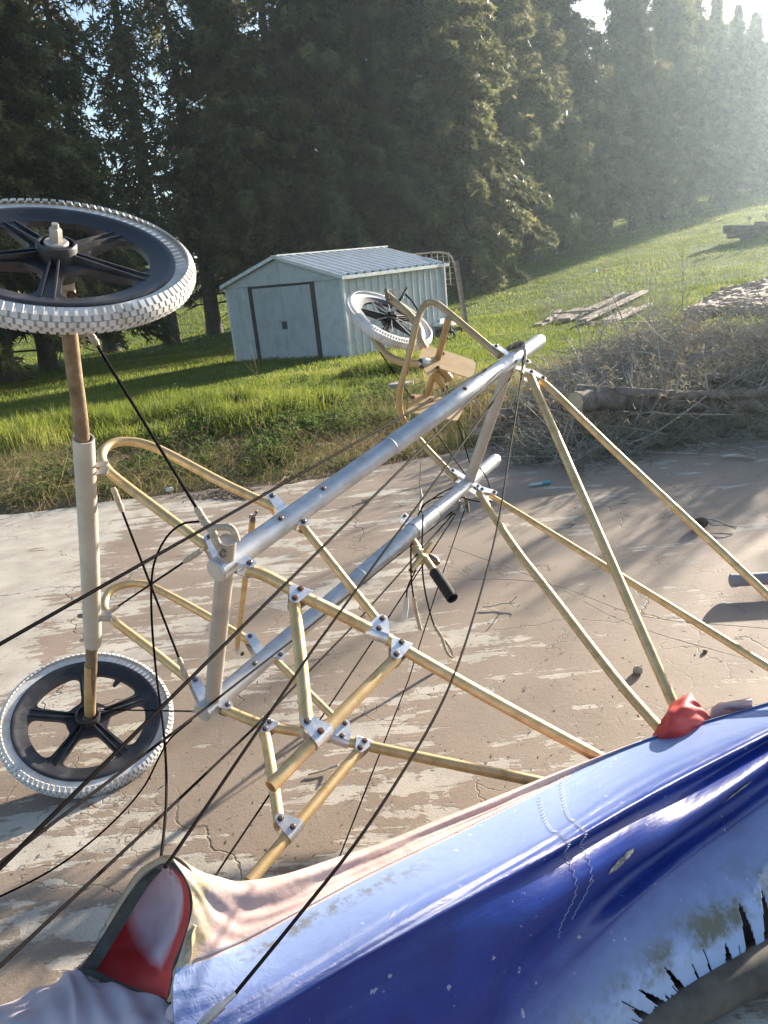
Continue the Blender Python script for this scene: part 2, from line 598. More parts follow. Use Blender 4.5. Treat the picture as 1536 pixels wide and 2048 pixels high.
# ------------------------------------------------------------------ shed
MAT['shedwall'] = simple('pale_blue_grey_steel', (0.43, 0.455, 0.475), (0.33, 0.345, 0.355), 0.5, 0.1, 5, 0.05, 30, lo=.28, hi=.55)
MAT['sheddoor'] = simple('grey_blue_door_steel', (0.37, 0.395, 0.42), (0.29, 0.305, 0.32), 0.5, 0.1, 4, 0.05, 20, lo=.28, hi=.55)
MAT['shedroof'] = simple('bright_ribbed_roof_steel', (0.66, 0.68, 0.70), (0.56, 0.57, 0.58), 0.33, 0.45, 5)
MAT['darktrim'] = simple('dark_brown_trim', (0.045, 0.035, 0.032), None, 0.6)
MAT['whitetrim'] = simple('white_trim', (0.66, 0.67, 0.66), None, 0.45)
def build_shed():
    W_, L_, Hh, RI = 3.4159, 3.7283, 1.70, 0.48
    eu = Matrix.Rotation(-0.6786, 4, 'Z') @ Matrix.Rotation(0.0275, 4, 'Y') @ Matrix.Rotation(0.0255, 4, 'X')
    M = Matrix.Translation((-0.3453, 16.1921, -0.0521)) @ eu
    t = empty('garden_shed', M.translation, 'pale blue steel shed with ribbed roof and closed double doors on the lawn', 'shed')
    def B(mb, x0, x1, y0, y1, z0, z1):
        c = M @ V(((x0 + x1) / 2, (y0 + y1) / 2, (z0 + z1) / 2))
        R3 = M.to_3x3()
        add_box(mb, c, R3 @ V(((x1 - x0) / 2, 0, 0)), R3 @ V((0, (y1 - y0) / 2, 0)), R3 @ V((0, 0, (z1 - z0) / 2)))
    zb = -0.3
    # ribbed side wall and wall pieces: trapezoid corrugation as real relief
    def ribbed(name, p0, p1, nrm, z1, pitch, depth, mat):
        p0, p1, nrm = V(p0), V(p1), V(nrm)
        ln = (p1 - p0).length
        d = (p1 - p0) / ln
        prof = []
        s = 0.0
        while s < ln - 0.01:
            for a, h in ((0, 0), (pitch * 0.78, 0), (pitch * 0.84, depth), (pitch * 0.94, depth)):
                if s + a < ln:
                    prof.append((s + a, h))
            s += pitch
        prof.append((ln, 0))
        vs, fs = [], []
        for a, h in prof:
            vs.append(M @ (p0 + d * a + nrm * h + V((0, 0, zb))))
            vs.append(M @ (p0 + d * a + nrm * h + V((0, 0, z1))))
        for i in range(len(prof) - 1):
            fs.append((2 * i, 2 * i + 2, 2 * i + 3, 2 * i + 1))
        return MB().add(vs, fs).build(name, mat, t, smooth=False)
    ribbed('side_wall', (0, 0, 0), (0, L_, 0), (1, 0, 0), Hh, 0.245, 0.022, MAT['shedwall'])
    ribbed('side_wall', (-W_, L_, 0), (-W_, 0, 0), (-1, 0, 0), Hh, 0.245, 0.022, MAT['shedwall'])
    ribbed('back_wall', (0, L_, 0), (-W_, L_, 0), (0, 1, 0), Hh, 0.245, 0.022, MAT['shedwall'])
    d0, d1 = -W_ + 0.80, -0.86
    ribbed('front_wall', (-W_, 0, 0), (d0 - 0.1, 0, 0), (0, -1, 0), Hh, 0.25, 0.016, MAT['shedwall'])
    ribbed('front_wall', (d1 + 0.1, 0, 0), (0, 0, 0), (0, -1, 0), Hh, 0.25, 0.016, MAT['shedwall'])
    # gable
    mb = MB()
    g = [M @ V((-W_ - 0.02, -0.03, Hh - 0.06)), M @ V((0.02, -0.03, Hh - 0.06)), M @ V((0.02, -0.03, Hh)), M @ V((-W_ / 2, -0.03, Hh + RI - 0.02)), M @ V((-W_ - 0.02, -0.03, Hh))]
    add_prism(mb, g, M.to_3x3() @ V((0, 0.05, 0)))
    g2 = [M.to_3x3() @ V((0, L_ - 0.01, 0)) + p for p in g]
    add_prism(mb, g2, M.to_3x3() @ V((0, 0.04, 0)))
    mb.build('gable', MAT['shedwall'], t, smooth=False)
    mb = MB()
    B(mb, -W_ / 2 - 0.008, -W_ / 2 + 0.008, -0.042, -0.03, Hh - 0.06, Hh + RI - 0.05)
    mb.build('gable_seam', MAT['shedwall'], t, smooth=False)
    # door frame and two door leaves
    mb = MB()
    B(mb, d0 - 0.1, d0, -0.035, 0.02, zb, Hh - 0.06)
    mb.build('door_frame', MAT['darktrim'], t, smooth=False)
    mb = MB()
    B(mb, d1, d1 + 0.1, -0.035, 0.02, zb, Hh - 0.06)
    mb.build('door_frame', MAT['darktrim'], t, smooth=False)
    mb = MB()
    B(mb, d0, d1, -0.03, 0.0, Hh - 0.1, Hh - 0.062)
    mb.build('door_track', MAT['darktrim'], t, smooth=False)
    mid = (d0 + d1) / 2
    for a, b_, hx in ((d0, mid - 0.004, mid - 0.04), (mid + 0.004, d1, mid + 0.04)):
        mb = MB()
        B(mb, a, b_, -0.012, 0.012, zb, Hh - 0.11)
        for q in (0.33, 0.66):
            xx = a + (b_ - a) * q
            B(mb, xx - 0.006, xx + 0.006, -0.016, -0.011, zb, Hh - 0.14)
        dr = mb.build('door', MAT['sheddoor'], t, smooth=False)
        mb = MB()
        B(mb, hx - 0.026, hx + 0.026, -0.035, -0.013, 0.70, 0.86)
        mb.build('handle', MAT['darktrim'], dr, smooth=False)
    # corrugated roof, both slopes
    for side in (1, -1):
        x_e, x_r = (0.09, -W_ / 2) if side == 1 else (-W_ - 0.09, -W_ / 2)
        slope = RI / (W_ / 2)
        vs, fs = [], []
        y = -0.1
        prof = []
        while y < L_ + 0.1:
            for a, h in ((0, 0), (0.14, 0), (0.165, 0.048), (0.235, 0.048), (0.26, 0)):
                if y + a <= L_ + 0.1:
                    prof.append((y + a, h))
            y += 0.27
        for yy, h in prof:
            ze = Hh - 0.09 * slope + 0.012 + h
            vs.append(M @ V((x_e, yy, ze)))
            vs.append(M @ V((x_r, yy, Hh + RI + 0.012 + h)))
        for i in range(len(prof) - 1):
            f = (2 * i, 2 * i + 2, 2 * i + 3, 2 * i + 1)
            fs.append(f if side == 1 else f[::-1])
        MB().add(vs, fs).build('roof', MAT['shedroof'], t, smooth=False)
    mb = MB()
    add_box(mb, M @ V((-W_ / 2, L_ / 2, Hh + RI + 0.045)), M.to_3x3() @ V((0.09, 0, 0)), M.to_3x3() @ V((0, L_ / 2 + 0.1, 0)), M.to_3x3() @ V((0, 0, 0.012)))
    mb.build('ridge_cap', MAT['shedroof'], t, smooth=False)
    for x_ in (0.1, -W_ - 0.1):
        mb = MB()
        B(mb, x_ - 0.012, x_ + 0.012, -0.12, L_ + 0.12, Hh - 0.075, Hh - 0.005)
        mb.build('eave_trim', MAT['whitetrim'], t, smooth=False)
    for s_ in (1, -1):
        mb = MB()
        p0 = M @ V((-W_ / 2, -0.115, Hh + RI + 0.02))
        p1 = M @ V(((0.1 if s_ == 1 else -W_ - 0.1), -0.115, Hh - 0.02))
        dv = (p1 - p0) / 2
        add_box(mb, (p0 + p1) / 2, dv, M.to_3x3() @ V((0, 0.012, 0)), dv.normalized().cross(M.to_3x3() @ V((0, 1, 0))) * 0.035)
        mb.build('verge_trim', MAT['whitetrim'], t, smooth=False)
    for x_, y_ in ((0.012, -0.012), (0.012, L_ + 0.012), (-W_ - 0.012, -0.012)):
        mb = MB()
        B(mb, x_ - 0.03, x_ + 0.03, y_ - 0.03, y_ + 0.03, zb, Hh - 0.08)
        mb.build('corner_trim', MAT['whitetrim'], t, smooth=False)
    mb = MB()
    B(mb, -W_ - 0.0, 0, -0.005, L_ - 0.02, zb - 0.05, zb - 0.02)
    mb.build('floor_panel', MAT['darktrim'], t, smooth=False)
    return M
SHED_M = build_shed()

# ------------------------------------------------------------------ trees
MAT['bark'] = simple('grey_brown_bark', (0.11, 0.085, 0.068), (0.05, 0.038, 0.03), 0.9, 0, 7, 0.9, 30)
MAT['needles'] = leafy('spruce_needles', (0.052, 0.062, 0.026), (0.150, 0.155, 0.066), 0.8, 0.48, 0.6, 2.2, (0.28, 0.26, 0.125))
MAT['sparse'] = leafy('sparse_brownish_needles', (0.056, 0.060, 0.028), (0.150, 0.142, 0.066), 0.7, 0.48, 0.6, 6.0, (0.12, 0.09, 0.05))

def spruce(seed, H, z0, Lmax, density=1.0, droop=0.5, ragged=0.25, top_thin=0.0):
    """crown as drooping sprays along whorls of limbs, trunk with its limbs"""
    r = np.random.default_rng(seed)
    tris = []
    trunk = MB()
    rad = 0.26 * H / 15
    bend = r.uniform(-0.15, 0.15, 2)
    def axis(z):
        k = z / H
        return np.array([bend[0] * math.sin(k * 3), bend[1] * math.sin(k * 2.5), z])
    add_tube(trunk, [axis(z) for z in (-0.4, 0.15, 0.6, 2, 4, 7, 10, H * 0.85, H)],
             [rad * 1.35, rad * 1.15, rad, rad * 0.92, rad * 0.8, rad * 0.62, rad * 0.4, rad * 0.16, 0.012], 9)
    z = z0 * 0.45
    while z < H - 0.1:
        k = z / H
        dead = z < z0
        n = r.integers(5, 8)
        a0 = r.uniform(0, 2 * PI)
        Lz = Lmax * (1 - k) ** 0.92 * (0.75 + 0.25 * min(1, (z + 0.6) / (0.22 * H))) + 0.18
        for j in range(n):
            if r.random() < (0.45 if dead else 0.06):
                continue
            L = Lz * r.uniform(1 - ragged * 1.5, 1 + ragged * 0.6)
            az = a0 + 2 * PI * j / n + r.uniform(-0.3, 0.3)
            ca, sa = math.cos(az), math.sin(az)
            base = axis(z)
            up = 0.25 + 0.55 * k
            m = 7
            tt = np.linspace(0, 1, m)
            dz = L * (up * tt - (droop * (1 - 0.5 * k) + 0.25) * tt ** 2 + 0.16 * tt ** 4)
            pts = np.stack([base[0] + ca * L * tt, base[1] + sa * L * tt, base[2] + dz], -1)
            if k < 0.93:
                add_tube(trunk, pts[::2] if m % 2 else pts, [0.028 * (1 - k) + 0.008, 0.02 * (1 - k) + 0.006, 0.008, 0.004][:len(pts[::2])], 4, cap=False)
            if dead:
                continue
            cnt = int(L * 78 * density * (1 - top_thin * k)) + 5
            t = r.uniform(0.12, 1.0, cnt) ** 0.85
            P = np.stack([np.interp(t, tt, pts[:, i]) for i in range(3)], -1)
            P[:, 2] += r.normal(0, 0.13, cnt)
            side = r.choice([-1, 1], cnt)
            ln = r.uniform(0.30, 0.66, cnt) * (1.15 - 0.5 * t) * (0.75 + 0.4 * (1 - k))
            fwd = r.uniform(0.1, 0.9, cnt)
            dn = r.uniform(0.25, 1.15, cnt)
            D = np.stack([ca * fwd - sa * side, sa * fwd + ca * side, -dn], -1)
            D += r.normal(0, 0.25, (cnt, 3))
            D /= np.linalg.norm(D, axis=1)[:, None]
            W = np.cross(D, r.normal(0, 1, (cnt, 3)))
            W /= np.linalg.norm(W, axis=1)[:, None] + 1e-9
            wd = r.uniform(0.03, 0.065, cnt)[:, None]
            ln = ln[:, None]
            # a spray: a tapered blade and two side fronds
            tip = P + D * ln
            tris.append(np.stack([P - W * wd, P + W * wd, tip], 1))
            q = P + D * ln * 0.35
            s1 = q + D * ln * 0.42 + W * ln * 0.34
            s2 = q + D * ln * 0.42 - W * ln * 0.34
            tris.append(np.stack([q, q + D * wd * 1.6, s1], 1))
            tris.append(np.stack([q + D * wd * 1.6, q, s2], 1))
        z += r.uniform(0.24, 0.42) * (1.25 - 0.5 * k)
    return trunk, np.concatenate(tris).reshape(-1, 3)

KIND = {}
def make_kind(key, seed, mat, **kw):
    tr, cr = spruce(seed, **kw)
    a = tr.build('trunk', MAT['bark'])
    b = np_mesh('crown', cr, 3, mat)
    KIND[key] = (a.data, b.data, kw['H'])
    for o in (a, b):
        bpy.data.objects.remove(o)
make_kind('dense_a', 1, MAT['needles'], H=15.0, z0=1.5, Lmax=3.8, density=1.15)
make_kind('dense_b', 2, MAT['needles'], H=14.0, z0=1.8, Lmax=3.3, density=1.15, ragged=0.4)
make_kind('dense_c', 3, MAT['needles'], H=16.5, z0=1.2, Lmax=4.0, density=1.05, ragged=0.35, droop=0.65)
make_kind('sparse_a', 4, MAT['sparse'], H=17.0, z0=2.6, Lmax=3.0, density=0.30, ragged=0.55, top_thin=.6)
make_kind('sparse_b', 5, MAT['sparse'], H=16.0, z0=2.2, Lmax=2.8, density=0.24, ragged=0.6, top_thin=.6, droop=0.4)
make_kind('young', 6, MAT['needles'], H=9.5, z0=0.7, Lmax=2.0, density=1.1)

def place_tree(kind, x, y, s, rot, label, group='spruces in the row behind the lawn'):
    tm, cm, H = KIND[kind]
    e = empty('spruce_tree', (x, y, float(gz(x, y)) - 0.05), label, 'tree', group)
    e.rotation_euler = (0, 0, rot)
    e.scale = (s, s, s)
    for nm, me in (('trunk', tm), ('crown', cm)):
        o = bpy.data.objects.new(nm, me)
        COL.objects.link(o)
        o.parent = e
    return e

TREES = [
    # px, py of the foot, kind, scale, label
    (-170, 800, 'dense_c', 1.0, 'spruce at the left picture edge with its trunk out of view'),
    (20, 765, 'dense_b', 1.0, 'bushy spruce behind the upper spoked wheel, farthest left trunk in the shade'),
    (100, 742, 'dense_a', 0.98, 'dark spruce whose thick trunk stands just right of the brown axle'),
    (225, 705, 'sparse_a', 1.0, 'thin tall spruce with sky showing through, right of the upper wheel hub'),
    (345, 688, 'sparse_b', 1.08, 'bare leaning spruce trunk under the tyre of the upper wheel, left of the shed'),
    (430, 668, 'sparse_a', 0.98, 'sparse spruce with bright sky gaps directly left of the shed'),
    (520, 655, 'dense_b', 0.98, 'spruce right behind the gable end of the shed'),
    (610, 640, 'sparse_b', 1.1, 'gappy spruce behind the ridge of the shed roof'),
    (690, 625, 'dense_c', 1.02, 'full drooping spruce behind the middle of the ribbed roof'),
    (790, 606, 'dense_a', 1.05, 'broad spruce behind the far end of the ribbed roof'),
    (850, 596, 'sparse_a', 0.95, 'thin topped spruce above the hoop frame beside the shed'),
    (920, 582, 'dense_c', 1.0, 'spruce with clear trunk on the sunlit strip just right of the shed'),
    (1003, 545, 'dense_b', 1.1, 'second clear trunked spruce right of the shed with tall thin top'),
    (1060, 525, 'dense_a', 1.02, 'spruce with low skirts between the clear trunks and the hillside'),
    (1128, 500, 'dense_c', 1.0, 'spruce left of the notch of open sky in the treetops'),
    (1205, 478, 'dense_b', 0.74, 'shorter spruce below the notch of open sky'),
    (1265, 462, 'dense_a', 1.0, 'tall hazy spruce right of the notch of open sky'),
    (1330, 440, 'dense_c', 0.98, 'hazy pointed spruce second right of the sky notch'),
]
rt = random.Random(5)
for px, py, kd, s, lb in TREES:
    p = hit(px, py)
    place_tree(kd, p[0], p[1], s, rt.uniform(0, 6.28), lb)
far_label = 'pale hazy spruce in the far right run of the tree row'
for px, py, kd, s in ((1385, 424, 'dense_a', 0.92), (1430, 408, 'dense_b', .95), (1470, 396, 'dense_c', .78), (1505, 386, 'dense_a', .85),
                      (1540, 376, 'dense_b', .85), (1580, 366, 'dense_c', .78), (1620, 357, 'dense_a', .85), (1670, 346, 'dense_b', .9)):
    p = hit(px, py)
    place_tree(kd, p[0], p[1], s, rt.uniform(0, 6.28), far_label)

# ------------------------------------------------------------------ grass and weeds
def blades(n, xr, yr, hh, ww, lean, keep=None, sunward=0.0, clump=None):
    x = rng.uniform(*xr, n)
    y = rng.uniform(*yr, n)
    if clump is not None:
        k = rng.integers(0, len(clump), n)
        x = clump[k, 0] + rng.normal(0, 1, n) * clump[k, 2]
        y = clump[k, 1] + rng.normal(0, 1, n) * clump[k, 2]
    if keep is not None:
        m = keep(x, y)
        x, y = x[m], y[m]
    n = len(x)
    z = gz(x, y)
    h = rng.uniform(*hh, n) * (0.6 + 0.4 * rng.random(n)) * (0.55 + 0.9 * patch(x, y, 2.9, 4) * patch(x, y, 1.3, 1) + 0.3 * patch(x, y, 0.7))
    w = rng.uniform(*ww, n)
    a = rng.uniform(0, 2 * PI, n)
    l = np.abs(rng.normal(0, lean, n))
    b = rng.uniform(0, 2 * PI, n)
    P = np.stack([x, y, z - 0.01], -1)
    s = np.stack([np.cos(a) * w, np.sin(a) * w, 0 * w], -1)
    d = np.stack([np.cos(b) * l * h, np.sin(b) * l * h, h], -1)
    midp = P + d * np.array([0.4, 0.4, 0.62])
    return np.stack([P - s, P + s, midp + s * 0.75, midp - s * 0.75], 1).reshape(-1, 3), np.stack([midp - s * 0.75, midp + s * 0.75, P + d], 1).reshape(-1, 3)

def veg(name, label, mat, sets):
    q = np.concatenate([s[0].reshape(-1, 4, 3) for s in sets])
    t = np.concatenate([s[1].reshape(-1, 3, 3) for s in sets])
    tri = np.concatenate([q[:, [0, 1, 2]], q[:, [0, 2, 3]], t]).reshape(-1, 3)
    return tag(np_mesh(name, tri, 3, mat), label, kind='stuff')

def in_view(x, y):
    return (x > -0.64 * y - 0.4) & (x < 0.56 * y + 0.6)

def patch(x, y, s, o=0.0):
    return 0.5 + 0.25 * (np.sin(x * s + 1.3 * np.sin(y * s * 0.7 + o)) + np.sin(y * s * 1.3 + o + 1.7 * np.sin(x * s * 0.6)))

def off_shed(x, y):
    Mi = np.array(SHED_M.inverted())
    lx = Mi[0, 0] * x + Mi[0, 1] * y + Mi[0, 3]
    ly = Mi[1, 0] * x + Mi[1, 1] * y + Mi[1, 3]
    return ~((lx < 0.02) & (lx > -3.44) & (ly > -0.02) & (ly < 3.75))

MAT['grass'] = leafy('lawn_blades', (0.080, 0.108, 0.014), (0.165, 0.200, 0.030), 0.5, 0.6, 0.55, 4.0, (0.26, 0.265, 0.07))
MAT['dry'] = leafy('dry_straw', (0.20, 0.145, 0.07), (0.42, 0.32, 0.17), 1.2, 0.45, 0.7, 8.0, (0.55, 0.46, 0.28))
MAT['weed'] = leafy('weed_leaves', (0.040, 0.068, 0.016), (0.095, 0.135, 0.034), 1.5, 0.4, 0.85, 9.0, (0.15, 0.17, 0.05))

lawn_ok = lambda x, y: in_view(x, y) & (y > slab_edge(x) + 1.9 + 1.9 * patch(x, y, 1.1)) & off_shed(x, y) & ~((x > 0.9) & (y < 8.6 + 0.1 * x) & (x < 6))
far_ok = lambda x, y: in_view(x, y) & off_shed(x, y)
S1 = [blades(150000, (-8, 8), (7, 14), (0.04, 0.14), (0.0022, 0.0045), 0.45, lawn_ok),
      blades(110000, (-12, 11), (13, 23), (0.05, 0.13), (0.004, 0.008), 0.5, far_ok),
      blades(130000, (-24, 26), (22, 45), (0.05, 0.12), (0.008, 0.016), 0.5, far_ok),
      blades(70000, (-10, 45), (44, 85), (0.06, 0.14), (0.02, 0.035), 0.5, far_ok)]
tuft = np.array([(-2.1 + rng.uniform(-1.8, 1.9), rng.uniform(7.6, 10.2), rng.uniform(0.06, 0.2)) for _ in range(46)] +
                [(hit(760, 745)[0] + rng.normal(0, .30), hit(760, 745)[1] + rng.normal(0, .25), 0.13) for _ in range(22)])
S1.append(blades(38000, (0, 1), (0, 1), (0.14, 0.36), (0.003, 0.0055), 0.4, lambda x, y: y > slab_edge(x) + 0.8, clump=tuft))
veg('lawn_grass', 'bright green lawn grass lit from behind', MAT['grass'], S1)

dry_ok = lambda x, y: in_view(x, y) & (y > slab_edge(x) - 0.03 + 0.12 * patch(x, y, 3)) & (rng.random(len(x)) < np.clip(1.25 - (y - slab_edge(x)) / 3.2, 0.05, 1) * (0.35 + 0.9 * patch(x, y, 2.3, 2))) & ~((x > 0.75) & (y < 7.4))
D1 = [blades(80000, (-5, 4), (5.4, 9.5), (0.02, 0.085), (0.0012, 0.0028), 1.3, dry_ok),
      blades(11000, (-5, 4), (5.5, 9.5), (0.10, 0.30), (0.0010, 0.0022), 1.5, dry_ok),
      blades(9000, (0.5, 6), (7.2, 10.5), (0.08, 0.35), (0.0012, 0.0026), 0.9, in_view)]
veg('dry_grass', 'dry straw coloured grass along the slab edge', MAT['dry'], D1)
mix_ok = lambda x, y: in_view(x, y) & (y > slab_edge(x) + 0.02 + 0.25 * patch(x, y, 2.1)) & (rng.random(len(x)) < 0.25 + 0.9 * patch(x, y, 1.9, 1)) & ~((x > 0.85) & (y < 7.6))
D2 = [blades(130000, (-5.5, 4), (5.5, 9.8), (0.03, 0.12), (0.0018, 0.0038), 0.8, mix_ok)]
veg('short_weeds', 'short olive weeds between the straw beside the slab', MAT['weed'], D2)

def leaf_clumps(centres, per, rad, hgt, size):
    out = []
    for cx, cy, k in centres:
        n = int(per * k)
        x = cx + rng.normal(0, rad * k, n)
        y = cy + rng.normal(0, rad * k, n)
        z = gz(x, y) + np.abs(rng.normal(0, hgt * k, n)) * np.exp(-((x - cx) ** 2 + (y - cy) ** 2) / (2 * (rad * k) ** 2))
        P = np.stack([x, y, z + 0.01], -1)
        D = rng.normal(0, 1, (n, 3)); D[:, 2] = np.abs(D[:, 2]) * 0.5
        D /= np.linalg.norm(D, axis=1)[:, None]
        W = np.cross(D, rng.normal(0, 1, (n, 3))); W /= np.linalg.norm(W, axis=1)[:, None]
        s = rng.uniform(size * 0.5, size, n)[:, None]
        out.append(np.stack([P, P + D * s * 0.5 + W * s * 0.3, P + D * s, P + D * s * 0.5 - W * s * 0.3], 1))
    return np.concatenate(out).reshape(-1, 3)
cl = []
for px, py, n, sp in ((690, 835, 26, 55), (620, 860, 14, 45), (560, 845, 10, 35), (760, 800, 12, 40), (650, 790, 8, 40), (350, 870, 6, 60), (830, 860, 8, 30), (950, 800, 6, 40), (480, 890, 14, 60), (300, 930, 12, 70), (120, 960, 10, 60), (420, 850, 14, 60), (560, 900, 10, 50)):
    for _ in range(n):
        h = hit(px + random.gauss(0, sp), py + random.gauss(0, sp * 0.4))
        if h[1] > slab_edge(h[0]) + 0.1:
            cl.append((h[0], h[1], random.uniform(0.6, 1.25)))
tag(np_mesh('leafy_weeds', leaf_clumps(cl, 150, 0.085, 0.10, 0.045), 4, MAT['weed']), 'low leafy green weeds between slab and shed', kind='stuff')

# litter of bark and leaves on the bare earth by the brush
MAT['litter'] = simple('brown_litter', (0.20, 0.145, 0.10), (0.07, 0.048, 0.033), 0.85, 0, 30)
def litter(n, f, size):
    xy = np.array([f() for _ in range(n)])
    z = np.maximum(gz(xy[:, 0], xy[:, 1]), np.where(xy[:, 1] < slab_edge(xy[:, 0]), 0.0, -1)) + rng.uniform(0.004, 0.012, n)
    P = np.stack([xy[:, 0], xy[:, 1], z], -1)
    D = rng.normal(0, 1, (n, 3)); D[:, 2] *= 0.25
    D /= np.linalg.norm(D, axis=1)[:, None]
    W = np.cross(D, np.array([0, 0, 1.0])) + rng.normal(0, .15, (n, 3))
    s = rng.uniform(size * .4, size, n)[:, None]
    return np.stack([P - D * s, P + W * s * .35, P + D * s, P - W * s * .35], 1).reshape(-1, 3)
def rnd_px(x0, x1, y0, y1):
    def f():
        p = atz(random.uniform(x0, x1), random.uniform(y0, y1), 0)
        return p[0], p[1]
    return f
tag(np_mesh('leaf_litter', np.concatenate([litter(2600, rnd_px(560, 1090, 790, 905), 0.03), litter(500, rnd_px(430, 500, 975, 1000), 0.028),
    litter(700, rnd_px(980, 1150, 840, 890), 0.03)]), 4, MAT['litter']), 'brown leaf and bark litter on the bare earth', kind='stuff')
tag(np_mesh('slab_crumbs', litter(900, rnd_px(0, 1536, 960, 1760), 0.009), 4, MAT['litter']), 'small dark crumbs scattered over the slab', kind='stuff')

# ------------------------------------------------------------------ ultralight frame
root = empty('ultralight_frame', atz(250, 1565, 0), 'gold and silver tube frame of an ultralight lying on its side on the slab', 'aircraft frame')
b_W = (V(ats(1078, 682, .265)) - V(ats(433, 1141, .26))).normalized()
c_W = A_W.cross(b_W).normalized()

def P_(lst):                      # list of (px, py, s)
    return [V(ats(*q)) for q in lst]

# ---- booms (front sleeve, thicker middle, thinner tail), cross tubes
def boom(p0, p1, c1, c2, name='boom'):
    p0, p1 = V(p0), V(p1)
    d = p1 - p0
    rr = [(0, .0262), (c1 - .0015, .0262), (c1, .0286), (c2, .0286), (c2 + .0015, .0252), (1, .0252)]
    pts = [p0 + d * t for t, _ in rr]
    r_ = [q for _, q in rr]
    o = MB()
    add_tube(o, pts, r_, 28)
    dn = d.normalized()
    add_tube(o, [p1, p1 + dn * .012, p1 + dn * .02], [.0252, .0215, .009], 28)     # domed plug
    add_tube(o, [p0 - dn * .004, p0 - dn * .001], [.0245, .0262], 28)
    bo = o.build(name, MAT['silver'], root, angle=50)
    mb = MB()
    add_tube(mb, [p0 - dn * .0055, p0 - dn * .004], [.0225, .0235], 24)
    mb.build('end_cap', MAT['axlewhite'], bo)
    for t in (c1, c2):            # dark joint lines
        mb = MB()
        q = p0 + d * t
        add_tube(mb, [q - dn * .0012, q + dn * .0012], [.0289, .0289], 28, cap=False)
        mb.build('joint_ring', MAT['bolt'] if t == c2 else MAT['bracket'], bo)
    return p0, d
UP0, UD = boom(ats(433, 1141, .26), ats(1078, 682, .27), .40, .72)
LP0, LD = boom(ats(405, 1425, -.255), ats(990, 920, -.275), .42, .70)
def onb(P0, D, px, py):           # point of a boom axis nearest a line of sight
    k = V(ROT @ ray(px, py))
    d = D.normalized()
    e = V(EYE)
    w0 = P0 - e
    k.normalize()
    bq = d.dot(k)
    den = 1 - bq * bq
    t = (bq * k.dot(w0) - d.dot(w0)) / den
    return P0 + d * t
uf, lf = onb(UP0, UD, 450, 1128), onb(LP0, LD, 424, 1408)
ur, lr = onb(UP0, UD, 1022, 722), onb(LP0, LD, 936, 965)
ax_f = (uf - lf).normalized()
tube('cross_tube', [lf + ax_f * .02, uf + ax_f * -.02], .0185, MAT['cross'], root, 20, sq=(1.15, .9))
tube('cross_tube_stub', [uf + ax_f * .022, uf + ax_f * .075], .0195, MAT['cross'], root, 22, wall=.0022)
tube('cross_tube', [lr + (ur - lr).normalized() * .02, ur - (ur - lr).normalized() * .02], .0205, MAT['cross'], root, 20)

# ---- gold tubes
def gold(name, lst, r, sm=0, wall=0.0, mat='gold'):
    return tube(name, P_(lst), r, MAT[mat], root, 18, sm=sm, wall=wall)
gold('gear_strut', [(414, 1094, .258), (330, 1030, .262), (240, 962, .268), (212, 936, .27), (203, 914, .272), (212, 895, .272), (236, 884, .271), (270, 884, .268), (303, 893, .266), (345, 912, .264), (450, 968, .26), (552, 1016, .258)], .0114, 6)
gold('gear_strut', [(384, 1365, -.255), (300, 1297, -.262), (238, 1250, -.268), (213, 1226, -.27), (210, 1202, -.272), (222, 1181, -.272), (250, 1169, -.27), (287, 1168, -.268), (318, 1180, -.265), (400, 1224, -.26), (506, 1286, -.256)], .0114, 6)
gold('seat_rail', [(494, 1139, .258), (530, 1151, .256), (565, 1169, .252), (605, 1192, .245), (675, 1226, .225), (760, 1270, .20), (800, 1294, .19), (860, 1329, .178), (1000, 1408, .14), (1196, 1514, .09), (1240, 1538, .08)], .0134, 4)
gold('seat_rail', [(447, 1417, -.256), (480, 1432, -.253), (530, 1451, -.243), (580, 1460, -.235), (625, 1468, -.225), (700, 1484, -.2), (760, 1497, -.185), (890, 1525, -.15), (1085, 1565, -.09), (1130, 1574, -.08)], .0134, 4)
gold('upright_strut', [(589, 1208, .240), (603, 1330, .215), (614, 1452, .19)], .0132)
gold('upright_strut', [(530, 1464, -.240), (545, 1552, -.215), (559, 1648, -.19)], .0132)
gold('diagonal_tube', [(792, 1316, .19), (640, 1470, .186), (541, 1574, .18)], .0131, 0, .002)
gold('diagonal_tube', [(719, 1501, -.19), (584, 1662, -.186), (497, 1765, -.18)], .0131)
gold('rail_brace', [(604, 1051, .25), (760, 1247, .20)], .0098)
gold('rail_brace', [(553, 1322, -.25), (686, 1453, -.20)], .0098)
tg0, tg1 = V(ats(505, 1042, .262)), V(ats(474, 1294, -.262))
sh = c_W * .0
tube('boom_spacer', [tg0, tg1], .0075, MAT['gold'], root, 12)
# long wing struts running back under the cloth
gold('wing_strut', [(1060, 752, .268), (1365, 1450, .015)], .0138)
gold('wing_strut', [(958, 985, -.268), (976, 1015, -.262), (1035, 1103, -.23), (1100, 1186, -.20), (1226, 1350, -.11), (1318, 1456, -.03), (1345, 1486, -.01)], .0138, 4)
gold('jury_strut', [(1082, 762, .262), (1110, 786, .258), (1228, 901, .235), (1440, 1100, .19), (1620, 1272, .14), (1860, 1505, .06)], .0115, 3)
gold('jury_strut', [(982, 992, -.268), (1640, 1398, .20)], .0108)
# tail loop and pedal carrier
gold('pedal_loop', [(1000, 712, .27), (935, 657, .268), (893, 622, .262), (872, 607, .25), (855, 606, .235), (842, 622, .21), (832, 650, .17), (818, 710, .07), (803, 765, -.04), (798, 800, -.13), (803, 832, -.20), (815, 850, -.24), (850, 893, -.262), (912, 958, -.272)], .0128, 6, mat='goldpaint')
gold('pedal_bar', [(897, 636, .262), (882, 694, .11), (856, 790, -.13), (846, 834, -.25)], .0125, mat='goldpaint')

